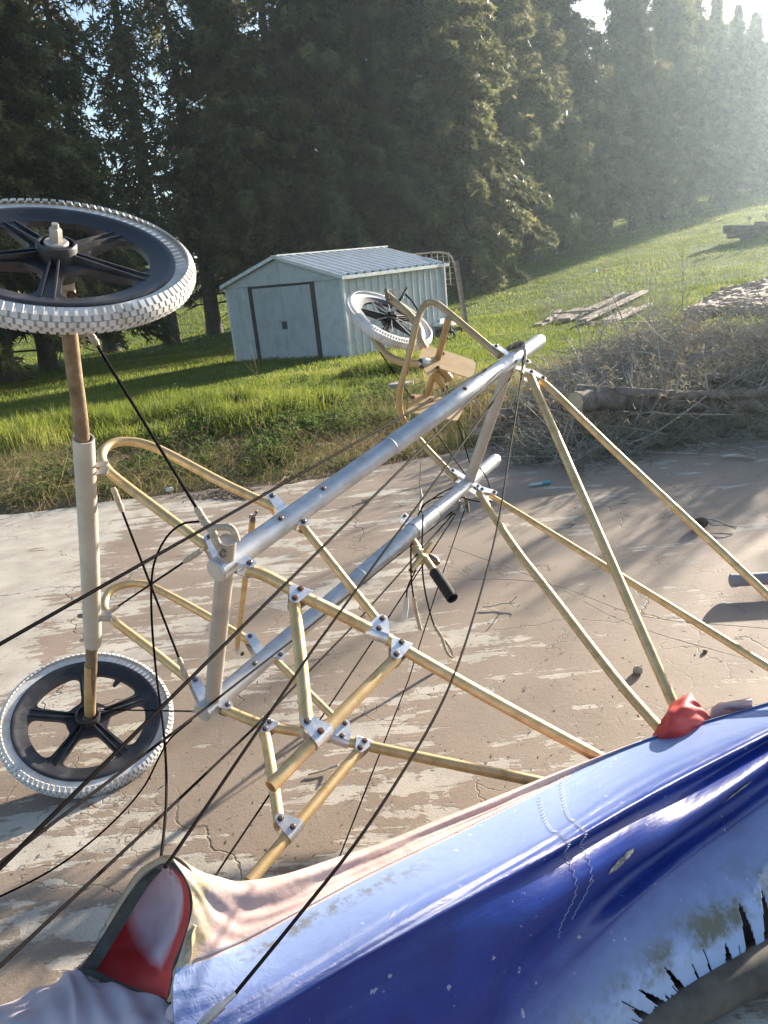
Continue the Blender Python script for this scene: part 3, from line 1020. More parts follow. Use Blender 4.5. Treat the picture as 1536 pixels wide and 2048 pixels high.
# ---- brackets: two plates, a saddle round the carrying tube, bolts
_bolt = None
def bolt(parent, p, n, rusty=False, s=1.0):
    global _bolt
    if _bolt is None:
        mb = MB()
        add_tube(mb, [(0, 0, 0), (0, 0, .0012)], [.0072, .0072], 16)
        add_tube(mb, [(0, 0, .0012), (0, 0, .0052), (0, 0, .006)], [.0052, .0052, .0042], 6)
        o = mb.build('bolt', MAT['bolt'])
        a = o.data
        c = a.copy()
        c.materials[0] = MAT['rustbolt']
        bpy.data.objects.remove(o)
        _bolt = (a, c)
    o = bpy.data.objects.new('bolt', _bolt[1 if rusty else 0])
    COL.objects.link(o)
    o.parent = parent
    q = V(n).to_track_quat('Z', 'Y')
    o.matrix_parent_inverse = Matrix.Translation(-wloc(parent))
    o.location = p
    o.rotation_mode = 'QUATERNION'
    o.rotation_quaternion = q
    o.scale = (s, s, s)
    return o

def plate_outline(pA, u, w, blobs):
    pts = []
    for p, r in blobs:
        d = V(p) - pA
        x, y = d.dot(u), d.dot(w)
        for k in range(20):
            t = 2 * PI * k / 20
            pts.append((x + r * math.cos(t), y + r * math.sin(t)))
    return [pA + u * x + w * y for x, y in hull2d(pts)]

def bracket(pA, dirA, rA, pB, n, hw=.021, saddle=True, rusty=(False, False), rB=.0125, boltA=True):
    pA, pB, n = V(pA), V(pB), V(n).normalized()
    u = V(dirA)
    u = (u - n * u.dot(n)).normalized()
    w = n.cross(u).normalized()
    pBp = pB - n * (pB - pA).dot(n)
    if (pBp - pA).dot(w) < 0:
        w = -w
    gap = rA + .0012
    ol = plate_outline(pA, u, w, [(pA + u * hw - w * .002, .004), (pA - u * hw - w * .002, .004), (pBp, rB)])
    mb = MB()
    for sgn in (1, -1):
        add_prism(mb, [p + n * (gap * sgn) for p in ol], n * (.0022 * sgn))
    if saddle:                    # half sleeve on the far side of the tube
        seg = 14
        for r_o, flip in ((gap + .0022, False),):
            vs, fs = [], []
            for k in range(seg + 1):
                t = -PI / 2 + PI * k / seg
                for rr_ in (gap, r_o):
                    for e in (-1, 1):
                        vs.append(pA + u * ((hw + .004) * e) + n * (math.sin(t) * rr_) - w * (math.cos(t) * rr_))
            for k in range(seg):
                a = 4 * k
                for i0, i1 in ((2, 3), (1, 0), (0, 2), (3, 1)):
                    fs.append((a + i0, a + i1, a + 4 + i1, a + 4 + i0))
            mb.add(vs, fs)
    o = mb.build('bracket', MAT['bracket'], root, smooth=False)
    top = n * (gap + .0022)
    if boltA:
        bolt(o, pA + top, n, rusty[0])
    bolt(o, pBp + top, n, rusty[1])
    bolt(o, pBp - top, -n, rusty[1])
    return o

def dirp(a, b):
    return (V(ats(*b)) - V(ats(*a))).normalized()
# upper side
du = dirp((565, 1169, .252), (675, 1226, .225))
bracket(ats(599, 1188, .246), du, .0134, ats(588, 1208, .244), A_W, .021, rusty=(True, True))
dm = dirp((675, 1226, .225), (800, 1294, .19))
bracket(ats(755, 1267, .2015), dm, .0134, ats(762, 1247, .2015), A_W, .021)
bracket(ats(800, 1294, .19), dm, .0134, ats(790, 1318, .19), A_W, .019)
dd = dirp((792, 1316, .19), (541, 1574, .18))
bracket(ats(639, 1472, .186), dd, .0131, ats(613, 1450, .19), A_W, .020, rusty=(True, False))
# lower side
dl = dirp((480, 1432, -.253), (580, 1460, -.235))
bracket(ats(538, 1451, -.242), dl, .0134, ats(529, 1465, -.242), A_W, .019)
dl2 = dirp((625, 1468, -.225), (760, 1497, -.185))
bracket(ats(682, 1479, -.204), dl2, .0134, ats(688, 1454, -.204), A_W, .019)
bracket(ats(727, 1489, -.194), dl2, .0134, ats(718, 1503, -.194), A_W, .018, rusty=(True, True))
dd2 = dirp((719, 1501, -.19), (497, 1765, -.18))
bracket(ats(584, 1661, -.186), dd2, .0131, ats(559, 1646, -.19), A_W, .020)

def channel(P0, D, pboom, pbolt, s, rg=.0125, hw=.013, rusty=False):
    """U channel fixed to a boom side holding a tube end between its tabs"""
    q = onb(P0, D, *pboom)
    t = V(ats(pbolt[0], pbolt[1], s))
    n = A_W
    q = q - n * (q - t).dot(n)
    u = (t - q).normalized()
    w = n.cross(u).normalized()
    gap = rg + .0015
    st = q + u * .018
    ol = plate_outline(st, u, w, [(st + w * hw, .0015), (st - w * hw, .0015), (t, .0135)])
    mb = MB()
    for sgn in (1, -1):
        add_prism(mb, [p + n * (gap * sgn) for p in ol], n * (.0022 * sgn))
    add_box(mb, st + u * .004, u * .0015, w * hw, n * gap)
    o = mb.build('channel_bracket', MAT['bracket'], root, smooth=False)
    bolt(o, t + n * (gap + .0022), n, rusty)
    bolt(o, t - n * (gap + .0022), -n, rusty)
    return o
channel(UP0, UD, (462, 1119), (498, 1137), .258, .0134)
channel(UP0, UD, (443, 1131), (419, 1083), .258, .0114)
channel(UP0, UD, (577, 1040), (543, 1001), .258, .0114)
channel(UP0, UD, (586, 1034), (606, 1052), .252, .0098)
channel(LP0, LD, (426, 1407), (454, 1417), -.256, .0134)
channel(LP0, LD, (414, 1417), (390, 1367), -.256, .0114, rusty=False)
channel(LP0, LD, (526, 1320), (499, 1279), -.256, .0114)
channel(LP0, LD, (536, 1312), (560, 1315), -.252, .0098)
channel(UP0, UD, (1022, 722), (990, 700), .27, .0128)
channel(UP0, UD, (1020, 723), (1052, 731), .27, .0138)
channel(LP0, LD, (936, 966), (904, 947), -.272, .0128)
channel(LP0, LD, (934, 968), (954, 979), -.272, .0138)
# fork brackets that join the pairs of long struts
def fork(a, b, s, d0):
    p, q = V(ats(a[0], a[1], s)), V(ats(b[0], b[1], s))
    u = (q - p).normalized()
    w = A_W.cross(u).normalized()
    mb = MB()
    ol = plate_outline(p, u, w, [(p, .017), (q, .012)])
    for sgn in (1, -1):
        add_prism(mb, [x + A_W * (.0155 * sgn) for x in ol], A_W * (.0022 * sgn))
    o = mb.build('fork_bracket', MAT['bracket'], root, smooth=False)
    bolt(o, p + A_W * .0177, A_W)
    bolt(o, q + A_W * .0177, A_W, True)
fork((1060, 752), (1083, 764), .268, None)
fork((962, 985), (986, 991), -.268, None)
# loose bolts through the booms and wing nut on the spacer
for P0, D, px, py, ru in ((UP0, UD, 548, 1040, 0), (UP0, UD, 917, 783, 1), (LP0, LD, 497, 1327, 0), (UP0, UD, 640, 990, 0)):
    q = onb(P0, D, px, py)
    n = (A_W * .9 - c_W * .1).normalized()
    bo = [o for o in root.children if o.name.startswith('boom')]
    bolt(root, q + n * .0262 if px != 917 else q + n * .0286, n, bool(ru), 1.15 if px == 917 else 1.0)
mb = MB()
q0 = tg0 + A_W * .004
add_tube(mb, [q0, q0 + A_W * .012], [.007, .005], 10)
for sg in (1, -1):
    add_tube(mb, smooth_path([q0 + A_W * .006 + b_W * .004 * sg, q0 + A_W * .014 + b_W * .012 * sg, q0 + A_W * .021 + b_W * .010 * sg, q0 + A_W * .017 + b_W * .005 * sg], 4), .0018, 6)
mb.build('wing_nut', MAT['bolt'], root)
mb = MB()
for sx in (1, -1):
    q = tg1 + A_W * .002
    add_prism(mb, plate_outline(q, b_W, A_W, [(q + c_W * (.0088 * sx), .010), (q - A_W * .034 + b_W * .012 + c_W * (.0088 * sx), .010)]), c_W * (.0018 * sx))
o = mb.build('spacer_bracket', MAT['bracket'], root, smooth=False)
bolt(o, tg1 - A_W * .030 + b_W * .012 - c_W * .0106, -c_W)

# ---- axle: bent brown bar in a fat sleeve
def ax_pt(px, py):
    k = (py - 505) / (1435 - 505)
    inv = (1 / 1.42) * (1 - k) + (1 / 2.33) * k
    return V(at(px, py, 1 / inv))
tube('axle', [ax_pt(122, 515), ax_pt(131, 600), ax_pt(147, 735), ax_pt(164, 872), ax_pt(176, 1085), ax_pt(183, 1285), ax_pt(180, 1428)], .0158, MAT['axle'], root, 18, sm=4)
tube('axle_sleeve', [ax_pt(167, 876), ax_pt(178, 1085), ax_pt(186, 1288)], .0232, MAT['axlewhite'], root, 26, wall=.004)
tube('axle_collar', [ax_pt(126, 556), ax_pt(133, 606)], .0195, MAT['tape'], root, 18)
o = bolt(root, ax_pt(139, 586) - c_W * .012 - V((0, .012, 0)), (V(EYE) - ax_pt(139, 586)).normalized(), True, 1.25)
tube('lower_axle_end', [ax_pt(181, 1330), ax_pt(180, 1426)], .0165, MAT['gold'], root, 18)
for p, q in (((172, 940), (196, 937)), ((183, 1232), (207, 1232))):      # clamp tabs to the hairpins and bolt ends
    a, b_ = ax_pt(*p), ax_pt(*q)
    d = (b_ - a).normalized()
    mb = MB()
    w = A_W.cross(d).normalized()
    for s_ in (1, -1):
        add_box(mb, (a + b_) / 2 + d * .016 + A_W * (.010 * s_), d * .022, w * .010, A_W * .0011)
    o = mb.build('clamp_tab', MAT['cross'], root, smooth=False)
    mb = MB()
    add_tube(mb, [a - d * .036, a - d * .020], [.0052, .0062], 8)
    mb.build('bolt_end', MAT['bolt'], o)

# ---- wheels
def ring(mb, prof, n, closed=True):
    """revolve (radius, height) profile about Z"""
    m = len(prof)
    vs = [(r * math.cos(2 * PI * i / n), r * math.sin(2 * PI * i / n), z) for i in range(n) for r, z in prof]
    fs = []
    for i in range(n):
        j = (i + 1) % n
        for k in range(m if closed else m - 1):
            k2 = (k + 1) % m
            fs.append((i * m + k, j * m + k, j * m + k2, i * m + k2))
    return mb.add(vs, fs)

def spoke_disc(R1, R0, nsp, rot=0.0, th=.011):
    """five spoke disc with rounded holes, ribs and a hub barrel"""
    bm = bmesh.new()
    def hole(k):
        mid = rot + 2 * PI * (k + .5) / nsp
        half = PI / nsp
        loop = []
        sw_i, sw_o = .013, .017       # half spoke width at hub and rim
        ri, ro = R0 + .032, R1 - .004
        a_i = half - math.asin(sw_i / ri)
        a_o = half - math.asin(sw_o / ro)
        n = 40
        base = []
        for q in range(n):
            t = 2 * PI * q / n
            e = .42
            cx = math.copysign(abs(math.cos(t)) ** e, math.cos(t))
            cy = math.copysign(abs(math.sin(t)) ** e, math.sin(t))
            f = (cy + 1) / 2
            r = ri + (ro - ri) * f
            aa = a_i + (a_o - a_i) * f
            base.append((mid + cx * aa, r))
        return base
    out = MB()
    nseg = 20
    for k in range(nsp):
        h = hole(k)
        a0, a1 = rot + 2 * PI * k / nsp, rot + 2 * PI * (k + 1) / nsp
        RO = R1 + .012
        border = [(a0 + (a1 - a0) * i / nseg, R0 * .8) for i in range(nseg)]
        border += [(a1, R0 * .8 + (RO - R0 * .8) * i / 8) for i in range(8)]
        border += [(a1 + (a0 - a1) * i / nseg, RO) for i in range(nseg)]
        border += [(a0, RO + (R0 * .8 - RO) * i / 8) for i in range(8)]
        bm2 = bmesh.new()
        es = []
        for lp in (border, h):
            vv = [bm2.verts.new((r * math.cos(a), r * math.sin(a), 0)) for a, r in lp]
            es += [bm2.edges.new((vv[i], vv[(i + 1) % len(vv)])) for i in range(len(vv))]
        bmesh.ops.triangle_fill(bm2, edges=es, use_beauty=True, use_dissolve=False)
        bm2.verts.index_update()
        vs = [v.co.copy() for v in bm2.verts]
        fs = []
        for f in bm2.faces:
            ii = [v.index for v in f.verts]
            c = sum((vs[i] for i in ii), V((0, 0, 0))) / 3
            nrm = (vs[ii[1]] - vs[ii[0]]).cross(vs[ii[2]] - vs[ii[0]])
            fs.append(tuple(ii) if nrm.z > 0 else tuple(ii[::-1]))
        n = len(vs)
        out.add([v + V((0, 0, th / 2)) for v in vs] + [v - V((0, 0, th / 2)) for v in vs],
                fs + [tuple(i + n for i in f[::-1]) for f in fs])
        m = len(h)
        hv = [V((r * math.cos(a), r * math.sin(a), 0)) for a, r in h]
        out.add([v + V((0, 0, th / 2)) for v in hv] + [v - V((0, 0, th / 2)) for v in hv],
                [(i, (i + 1) % m, m + (i + 1) % m, m + i) for i in range(m)])
        bm2.free()
        # ribs along the spokes on both faces
        ca, sa = math.cos(a0), math.sin(a0)
        ux, uy = V((ca, sa, 0)), V((-sa, ca, 0))
        for sg in (1, -1):
            for off in ((-.0085, .0085)):
                i0, i1 = ux * (R0 * .95) + uy * off * .75, ux * (R1 - .002) + uy * off * 1.25
                z0, z1 = V((0, 0, sg * .021)), V((0, 0, sg * .0085))
                w = uy * .0016
                zb_ = V((0, 0, sg * th / 2))
                vs = [i0 - w + zb_, i0 + w + zb_, i1 + w + zb_, i1 - w + zb_, i0 - w + z0, i0 + w + z0, i1 + w + z1, i1 - w + z1]
                fs = [(4, 5, 6, 7), (0, 1, 5, 4), (2, 3, 7, 6), (1, 2, 6, 5), (3, 0, 4, 7)]
                out.add(vs, fs if sg > 0 else [f[::-1] for f in fs])
    bm.free()
    return out

def tyre_mesh(R, r, nk=98):
    """grey tyre with tread knobs, sidewalls smooth"""
    mb = MB()
    prof = []
    for k in range(22):
        t = math.radians(-212) + math.radians(244) * k / 21
        prof.append((R + r * math.cos(t), r * 1.02 * math.sin(t)))
    ring(mb, prof, 120, closed=True)
    for i in range(nk):
        for row, (ph, wz, wl, dep) in enumerate(((0, .0050, .0056, .0019), (24, .0048, .0056, .0019), (-24, .0048, .0056, .0019), (50, .0072, .0050, .0021), (-50, .0072, .0050, .0021))):
            t = 2 * PI * (i + (.5 if row in (1, 2) else 0)) / nk
            p = math.radians(ph)
            er = V((math.cos(t), math.sin(t), 0))
            et = V((-math.sin(t), math.cos(t), 0))
            nrm = er * math.cos(p) + V((0, 0, 1)) * math.sin(p)
            bi = nrm.cross(et)
            c = er * R + nrm * (r + dep * .30)
            add_box(mb, c, et * wl, bi * wz, nrm * dep)
    return mb

RIM_R = .201
def wheel(name, centre, axis, scale, rot, nut_up, ty=(.2255, .0235)):
    q = V(axis).to_track_quat('Z', 'Y')
    Mx = Matrix.Translation(V(centre)) @ q.to_matrix().to_4x4() @ Matrix.Scale(scale, 4)
    e = bpy.data.objects.new(name, None)
    e.empty_display_size = .05
    COL.objects.link(e)
    e.parent = root
    e.matrix_parent_inverse = Matrix.Translation(-V(root.location))
    e.matrix_basis = Mx
    def sub(nm, mb, mat, angle=35):
        o = mb.build(nm, mat, None, angle=angle)
        o.parent = e
        return o
    sub('tyre', tyre_mesh(*ty), MAT['tyre'], 30)
    rm = MB()
    ring(rm, [(.1985, -.015), (.2075, -.0175), (.2125, -.016), (.2125, .016), (.2075, .0175), (.1985, .015), (.186, .0105), (.166, .0062), (.166, -.0062), (.186, -.0105)], 90)
    d = spoke_disc(.172, .030, 5, rot)
    sub('rim', rm, MAT['rim'])
    sub('spokes', d, MAT['rim'], 30)
    hb = MB()
    ring(hb, [(.0185, -.034), (.034, -.034), (.036, -.030), (.036, .030), (.034, .034), (.030, .034), (.029, .020), (.0185, .020)], 40)
    sub('hub', hb, MAT['rim'])
    if nut_up:
        nb = MB()
        add_tube(nb, [(0, 0, .016), (0, 0, .034), (0, 0, .0365)], [.0215, .0215, .0195], 28)
        add_tube(nb, [(0, 0, .0365), (0, 0, .058), (0, 0, .061)], [.0115, .0115, .0095], 6)
        add_tube(nb, [(0, 0, .058), (0, 0, .069)], [.0068, .0062], 12)
        sub('axle_nut', nb, MAT['cross'])
    else:
        vb = MB()                 # valve bracket stub on the rim
        a = rot + PI / 5 + 2 * PI * 3 / 5
        u, w = V((math.cos(a), math.sin(a), 0)), V((-math.sin(a), math.cos(a), 0))
        add_prism(vb, plate_outline(u * .166, u, w, [(u * .168 + w * .006, .004), (u * .168 - w * .006, .004), (u * .142, .006)]), V((0, 0, .006)))
        sub('valve_tab', vb, MAT['rim'])
    return e
def spoke_rot(axis, centre, px, py):  # rotation that points one spoke at a pixel
    q = V(axis).to_track_quat('Z', 'Y')
    k = V(ROT @ ray(px, py))
    c = V(centre)
    t = (c - V(EYE)).dot(V(axis)) / k.dot(V(axis))
    loc = q.inverted() @ (V(EYE) + k * t - c)
    return math.atan2(loc.y, loc.x)
WC_LO, WC_HI = at(176, 1440, 2.335), at(115, 520, 1.435)
wheel('main_wheel', WC_LO, A_W, 1.0, spoke_rot(A_W, WC_LO, 52, 1426), False)
wheel('main_wheel', WC_HI, A_W, 1.0, spoke_rot(A_W, WC_HI, 300, 450), True)
WC_N = ats(779, 640, 0.0)
N_AX = V(ROT @ np.array([.40, -.72, -.60])).normalized()      # the nose wheel is steered a little
NW = wheel('nose_wheel', WC_N, N_AX, 0.78, spoke_rot(N_AX, WC_N, 700, 615), False, (.226, .033))
for ch in NW.children:            # the nose wheel is laced with light spokes over a black disc
    if ch.name.startswith('spokes'):
        ch.name = 'disc'
mb = MB()
for k in range(8):
    t = 2 * PI * k / 8
    add_tube(mb, [(0.02 * math.cos(t), .02 * math.sin(t), .024), (.165 * math.cos(t), .165 * math.sin(t), .012)], .0028, 6)
o = mb.build('wire_spokes', MAT['steel'], None)
o.parent = NW

# ---- nose fork, footplates and pivot
gold('nose_fork', [(776, 592, .075), (806, 618, .07), (826, 638, .065), (840, 664, .06), (842, 684, .055), (862, 716, .02)], .0165, 5, mat='goldpaint')
gold('nose_fork', [(748, 676, -.07), (762, 697, -.075), (783, 716, -.075), (808, 725, -.07), (838, 727, -.05), (868, 732, -.01)], .0165, 5, mat='goldpaint')
gold('pivot_tube', [(872, 725, .03), (898, 757, -.05)], .0175, 0, .003, mat='goldpaint')
gold('pivot_tube', [(862, 738, .0), (886, 771, -.07)], .0155, 0, .003, mat='goldpaint')
def plate_at(name, lst, s, mat, th=.004):
    mb = MB()
    add_prism(mb, P_([(x, y, s) for x, y in lst]), A_W * th)
    return mb.build(name, MAT[mat], root, smooth=False)
f1 = plate_at('footplate', [(846, 691), (900, 706), (945, 722), (951, 728), (950, 738), (944, 757), (936, 757), (876, 737), (858, 753), (842, 735), (838, 715)], .05, 'plate')
for px, py in ((885, 707), (876, 736), (841, 722), (843, 735)):
    bolt(f1, V(ats(px, py, .055)), A_W, True, 1.5)
f2 = plate_at('footplate', [(823, 789), (888, 797), (920, 817), (924, 824), (914, 842), (906, 842), (814, 824)], -.13, 'plate')
for px, py in ((826, 795), (862, 800)):
    bolt(f2, V(ats(px, py, -.125)), A_W, True, 1.5)
tube('brake_lever', P_([(800, 600, .09), (814, 577, .11)]), .006, MAT['grip'], root, 8)
tube('brake_arch', P_([(777, 592, .09), (775, 582, .1), (788, 580, .1), (803, 585, .1), (806, 596, .09)]), .0045, MAT['cross'], root, 8, sm=5)
tube('fork_stub', P_([(776, 600, .08), (772, 580, .1)]), .009, MAT['axle'], root, 8)
tube('brake_hose', P_([(808, 586, .1), (822, 600, .1), (832, 615, .1), (838, 628, .09)]), .0035, MAT['black_cable'], root, 6, sm=5)
tube('nose_axle', P_([(779, 640, -.045), (788, 618, .062)]), .011, MAT['cross'], root, 10)
for sx in (.055, -.05):
    tube('fork_ferrule', P_([(846, 725, sx), (858, 728, sx * .6)]), .02, MAT['steel'], root, 12)

# ---- control stick clamped to the lower boom
q = onb(LP0, LD, 822, 1046)
ld = LD.normalized()
mb = MB()
add_tube(mb, [q - ld * .022, q + ld * .022], [.0312, .0312], 28, cap=False)
add_tube(mb, [q + ld * .022, q - ld * .022], [.0286, .0286], 28, cap=False)
o_ = V(ats(800, 1030, -.262))
uu = (o_ - q).normalized()
for s_ in (1, -1):
    add_box(mb, q + uu * .045 + A_W * (.012 * s_), uu * .022, ld * .016, A_W * .0015)
cl_ = mb.build('boom_clamp', MAT['bracket'], root)
bolt(cl_, q + uu * .058 + A_W * .0135, A_W)
bolt(cl_, q + uu * .058 - A_W * .0135, -A_W)
st0, st1, st2 = V(ats(818, 1070, -.28)), V(ats(872, 1148, -.26)), V(ats(905, 1197, -.25))
tube('control_stick', [st0, st1], .0125, MAT['gold'], root, 14)
tube('stick_grip', [st1 - (st2 - st1).normalized() * .01, st2], .0195, MAT['grip'], root, 20, wall=.004)
s_a, s_b = V(ats(822, 1142, -.275)), V(ats(863, 1088, -.25))
tube('stick_cross_tube', [s_a, s_b], .0105, MAT['gold'], root, 14, wall=.002)
tube('stick_sleeve', [V(ats(832, 1098, -.272)), V(ats(846, 1120, -.265))], .018, MAT['gold'], root, 16)
tube('stick_knob', [V(ats(858, 1112, -.275)), V(ats(872, 1122, -.275)), V(ats(875, 1127, -.275))], [.012, .014, .010], MAT['bolt'], root, 10)
tube('pulley_leg', [V(ats(770, 1108, -.262)), V(ats(768, 1132, -.27))], .006, MAT['axle'], root, 8)

# ---- cables
def cable(pts, r=.0026, mat='black_cable', name='cable', sm=0, seg=8):
    return tube(name, [V(p) for p in pts], r, MAT[mat], root, seg, sm=sm)
def wrap(par, p0, p1, r=.006):
    p0, p1 = V(p0), V(p1)
    n = 7
    pts = [p0 + (p1 - p0) * (i / n) for i in range(n + 1)]
    rr = [r * (.75 if i in (0, n) else (1.0 + (.1 if i % 2 else -.05))) for i in range(n + 1)]
    return tube('sleeve', pts, rr, MAT['tape'], par, 10)
def lerp(a, b, t):
    return V(a) * (1 - t) + V(b) * t
# from the rear upper joint towards the lower left
c1 = cable([at(1018, 712, 2.70), at(-60, 1322, 1.10)], .0033)
c2 = cable([at(1030, 712, 2.72), at(-60, 1795, .80)], .0028)
c3 = cable([at(1036, 735, 2.72), at(625, 1300, 1.45), at(350, 1706, 1.06), at(330, 1735, 1.04)], .0026)
c4 = cable([at(904, 1024, 2.92), at(602, 1267, 2.12), at(392, 1431, 1.55), at(-60, 1771, .95)], .0027)
c5 = cable([at(908, 1026, 2.92), at(695, 1264, 2.15), at(506, 1458, 1.62), at(330, 1625, 1.28), at(-60, 1988, .85)], .0026)
c6 = cable([at(912, 1028, 2.92), at(773, 1241, 2.4), at(635, 1447, 2.0), at(452, 1719, 1.62), at(420, 1768, 1.56)], .0023)
c7 = cable([at(936, 1000, 2.95), at(872, 1186, 2.5), at(817, 1360, 2.15), at(718, 1614, 1.78), at(672, 1732, 1.65)], .0019)
c8 = cable([at(1046, 712, 2.66), at(1042, 760, 2.55), at(1020, 900, 2.2), at(1003, 1010, 1.95), at(983, 1105, 1.77), at(950, 1225, 1.55), at(908, 1350, 1.36), at(850, 1470, 1.22), at(730, 1660, 1.04), at(600, 1828, .93), at(468, 1990, .85)], .0023, sm=5)
e0, e1 = V(at(470, 1987, .85)), V(at(398, 2052, .82))
tube('cable_end', [e0, lerp(e0, e1, .35), lerp(e0, e1, .36), lerp(e0, e1, .8), e1], [.003, .003, .0052, .0052, .004], MAT['steel'], c8, 10)
cable([at(383, 1441, 1.98), at(340, 1478, 1.9), at(318, 1515, 1.86), at(290, 1570, 1.82), at(245, 1625, 1.78), at(180, 1685, 1.72), at(100, 1742, 1.66), at(0, 1793, 1.6), at(-60, 1815, 1.55)], .0022, sm=5)
cable([at(398, 1043, 1.60), at(365, 1048, 1.58), at(335, 1072, 1.57), at(312, 1115, 1.56), at(303, 1165, 1.56), at(304, 1250, 1.55), at(313, 1350, 1.52), at(326, 1450, 1.46), at(332, 1530, 1.38), at(332, 1610, 1.28), at(324, 1700, 1.16), at(318, 1735, 1.13)], .0024, sm=5)
# stays of the main gear with taped ends
def stay(a, b, da, db, r=.0028, ta=.06, tb=.06, wr=.0062):
    p, q = V(at(a[0], a[1], da)), V(at(b[0], b[1], db))
    o = cable([p, q], r, name='stay')
    if ta: wrap(o, p, lerp(p, q, ta), wr)
    if tb: wrap(o, q, lerp(p, q, 1 - tb), wr)
    return o
stay((178, 664), (412, 1047), 1.52, 1.60, .0034, .07, .09, .0075)
stay((226, 975), (374, 1358), 1.83, 1.96, .0030, .12, .12, .0068)
stay((213, 1228), (404, 1100), 2.10, 1.66, .0026, .16, .15, .0060)
stay((196, 1419), (404, 1423), 2.27, 2.02, .0022, .06, .08, .0045)
# tape covered shackle over the front upper joint
tube('taped_shackle', [at(404, 1040, 1.60), at(418, 1053, 1.60), at(445, 1054, 1.585), at(462, 1056, 1.58), at(470, 1068, 1.585), at(474, 1082, 1.59)], .0075, MAT['tape'], root, 10, sm=4)
tube('taped_shackle', [at(412, 1046, 1.60), at(424, 1062, 1.60), at(432, 1082, 1.60), at(441, 1098, 1.61)], .0088, MAT['tape'], root, 10, sm=4)
tube('shackle_ring', [at(441, 1099, 1.605), at(449, 1103, 1.60), at(452, 1109, 1.60), at(446, 1114, 1.605), at(440, 1109, 1.61), at(441, 1100, 1.605)], .0022, MAT['bolt'], root, 8, sm=4)
# tangle of fittings on the rear joints
for lst, r, m_ in (([(1004, 706, 2.72), (1020, 696, 2.70), (1034, 692, 2.70), (1046, 688, 2.70)], .009, 'bolt'),
                   ([(1046, 690, 2.69), (1050, 705, 2.67), (1048, 728, 2.64), (1044, 748, 2.58)], .006, 'tape'),
                   ([(1018, 700, 2.7), (1030, 686, 2.68), (1046, 684, 2.68), (1050, 696, 2.68)], .003, 'wire'),
                   ([(1028, 712, 2.69), (1036, 700, 2.68), (1044, 697, 2.68)], .0055, 'steel'),
                   ([(914, 1000, 2.98), (920, 1012, 2.95), (912, 1024, 2.93), (898, 1030, 2.92)], .009, 'wire'),
                   ([(930, 996, 2.98), (934, 1006, 2.95), (936, 1024, 2.93)], .006, 'axle'),
                   ([(918, 1006, 2.95), (908, 1026, 2.93), (902, 1034, 2.9)], .005, 'tape')):
    tube('cable_fitting', [at(*q) for q in lst], r, MAT[m_], root, 8, sm=3)
cable([at(860, 1050, 2.83), at(842, 1018, 2.86), at(862, 1000, 2.90), at(890, 982, 2.94), at(935, 962, 3.0), at(953, 940, 3.04), at(956, 931, 3.05)], .0026, name='loop_cable', sm=5)
cable([at(956, 931, 3.05), at(966, 944, 3.03), at(976, 962, 3.02), at(981, 986, 3.0)], .0024, name='loop_cable', sm=5)
cable([at(836, 1030, 2.80), at(852, 1006, 2.84), at(880, 994, 2.88), at(915, 993, 2.92), at(950, 1002, 2.94), at(975, 1005, 2.96), at(984, 1000, 2.97)], .0026, name='loop_cable', sm=5)
# hanging cables with thimbles
def thimble(par, top, tip, r=.0042, wd=.013, mat='tape'):
    top, tip = V(top), V(tip)
    d = tip - top
    w = d.normalized().cross(A_W).normalized() * wd
    pts = [top, top + d * .35 + w * .75, top + d * .72 + w, tip, top + d * .72 - w, top + d * .35 - w * .75, top]
    return tube('thimble', pts, r, MAT[mat], par, 8, sm=5)
k1 = cable([at(822, 1090, 2.40), at(822, 1150, 2.50), at(826, 1188, 2.60), at(832, 1222, 2.68)], .0028, sm=4)
thimble(k1, at(832, 1222, 2.68), at(841, 1256, 2.74), .0068, .018, 'tape')
wrap(k1, at(827, 1192, 2.61), at(832, 1224, 2.68), .0062)
k2 = cable([at(846, 1030, 2.7), at(844, 1110, 2.62), at(848, 1170, 2.65), at(860, 1225, 2.69), at(872, 1262, 2.70)], .0028, sm=4)
wrap(k2, at(868, 1250, 2.70), at(884, 1276, 2.70), .006)
thimble(k2, at(884, 1276, 2.70), at(905, 1314, 2.72), .0055, .012, 'tape')
k3 = cable([at(832, 1140, 2.42), at(816, 1172, 2.5), at(813, 1196, 2.55)], .0024, sm=4)
tube('cable_toggle', [at(813, 1194, 2.55), at(812, 1210, 2.57), at(809, 1236, 2.6)], [.0065, .010, .009], MAT['whitetrim'], k3, 10)
k4 = cable([at(841, 925, 3.0), at(839, 965, 3.0), at(842, 990, 2.98)], .0016, 'wire')
tube('turnbuckle', [at(841, 978, 2.98), at(843, 996, 2.96), at(841, 1006, 2.94), at(838, 1022, 2.9)], [.003, .0065, .0065, .004], MAT['cross'], k4, 8)
# thin control wires round the nose gear
for a, b in (((760, 705, 3.2), (962, 994, 3.05)), ((884, 772, 3.2), (946, 896, 3.1)), ((890, 760, 3.2), (962, 1000, 3.05))):
    cable([at(*a), at(*b)], .0026)
cable([at(896, 1092, 2.36), at(1095, 1165, 2.2), at(1260, 1248, 2.1), at(1490, 1316, 2.0), at(1600, 1332, 1.95)], .0009, 'wire', sm=4)
cable([at(893, 1158, 2.36), at(1090, 1166, 2.2), at(1285, 1232, 2.1), at(1536, 1257, 2.0)], .0009, 'wire', sm=4)


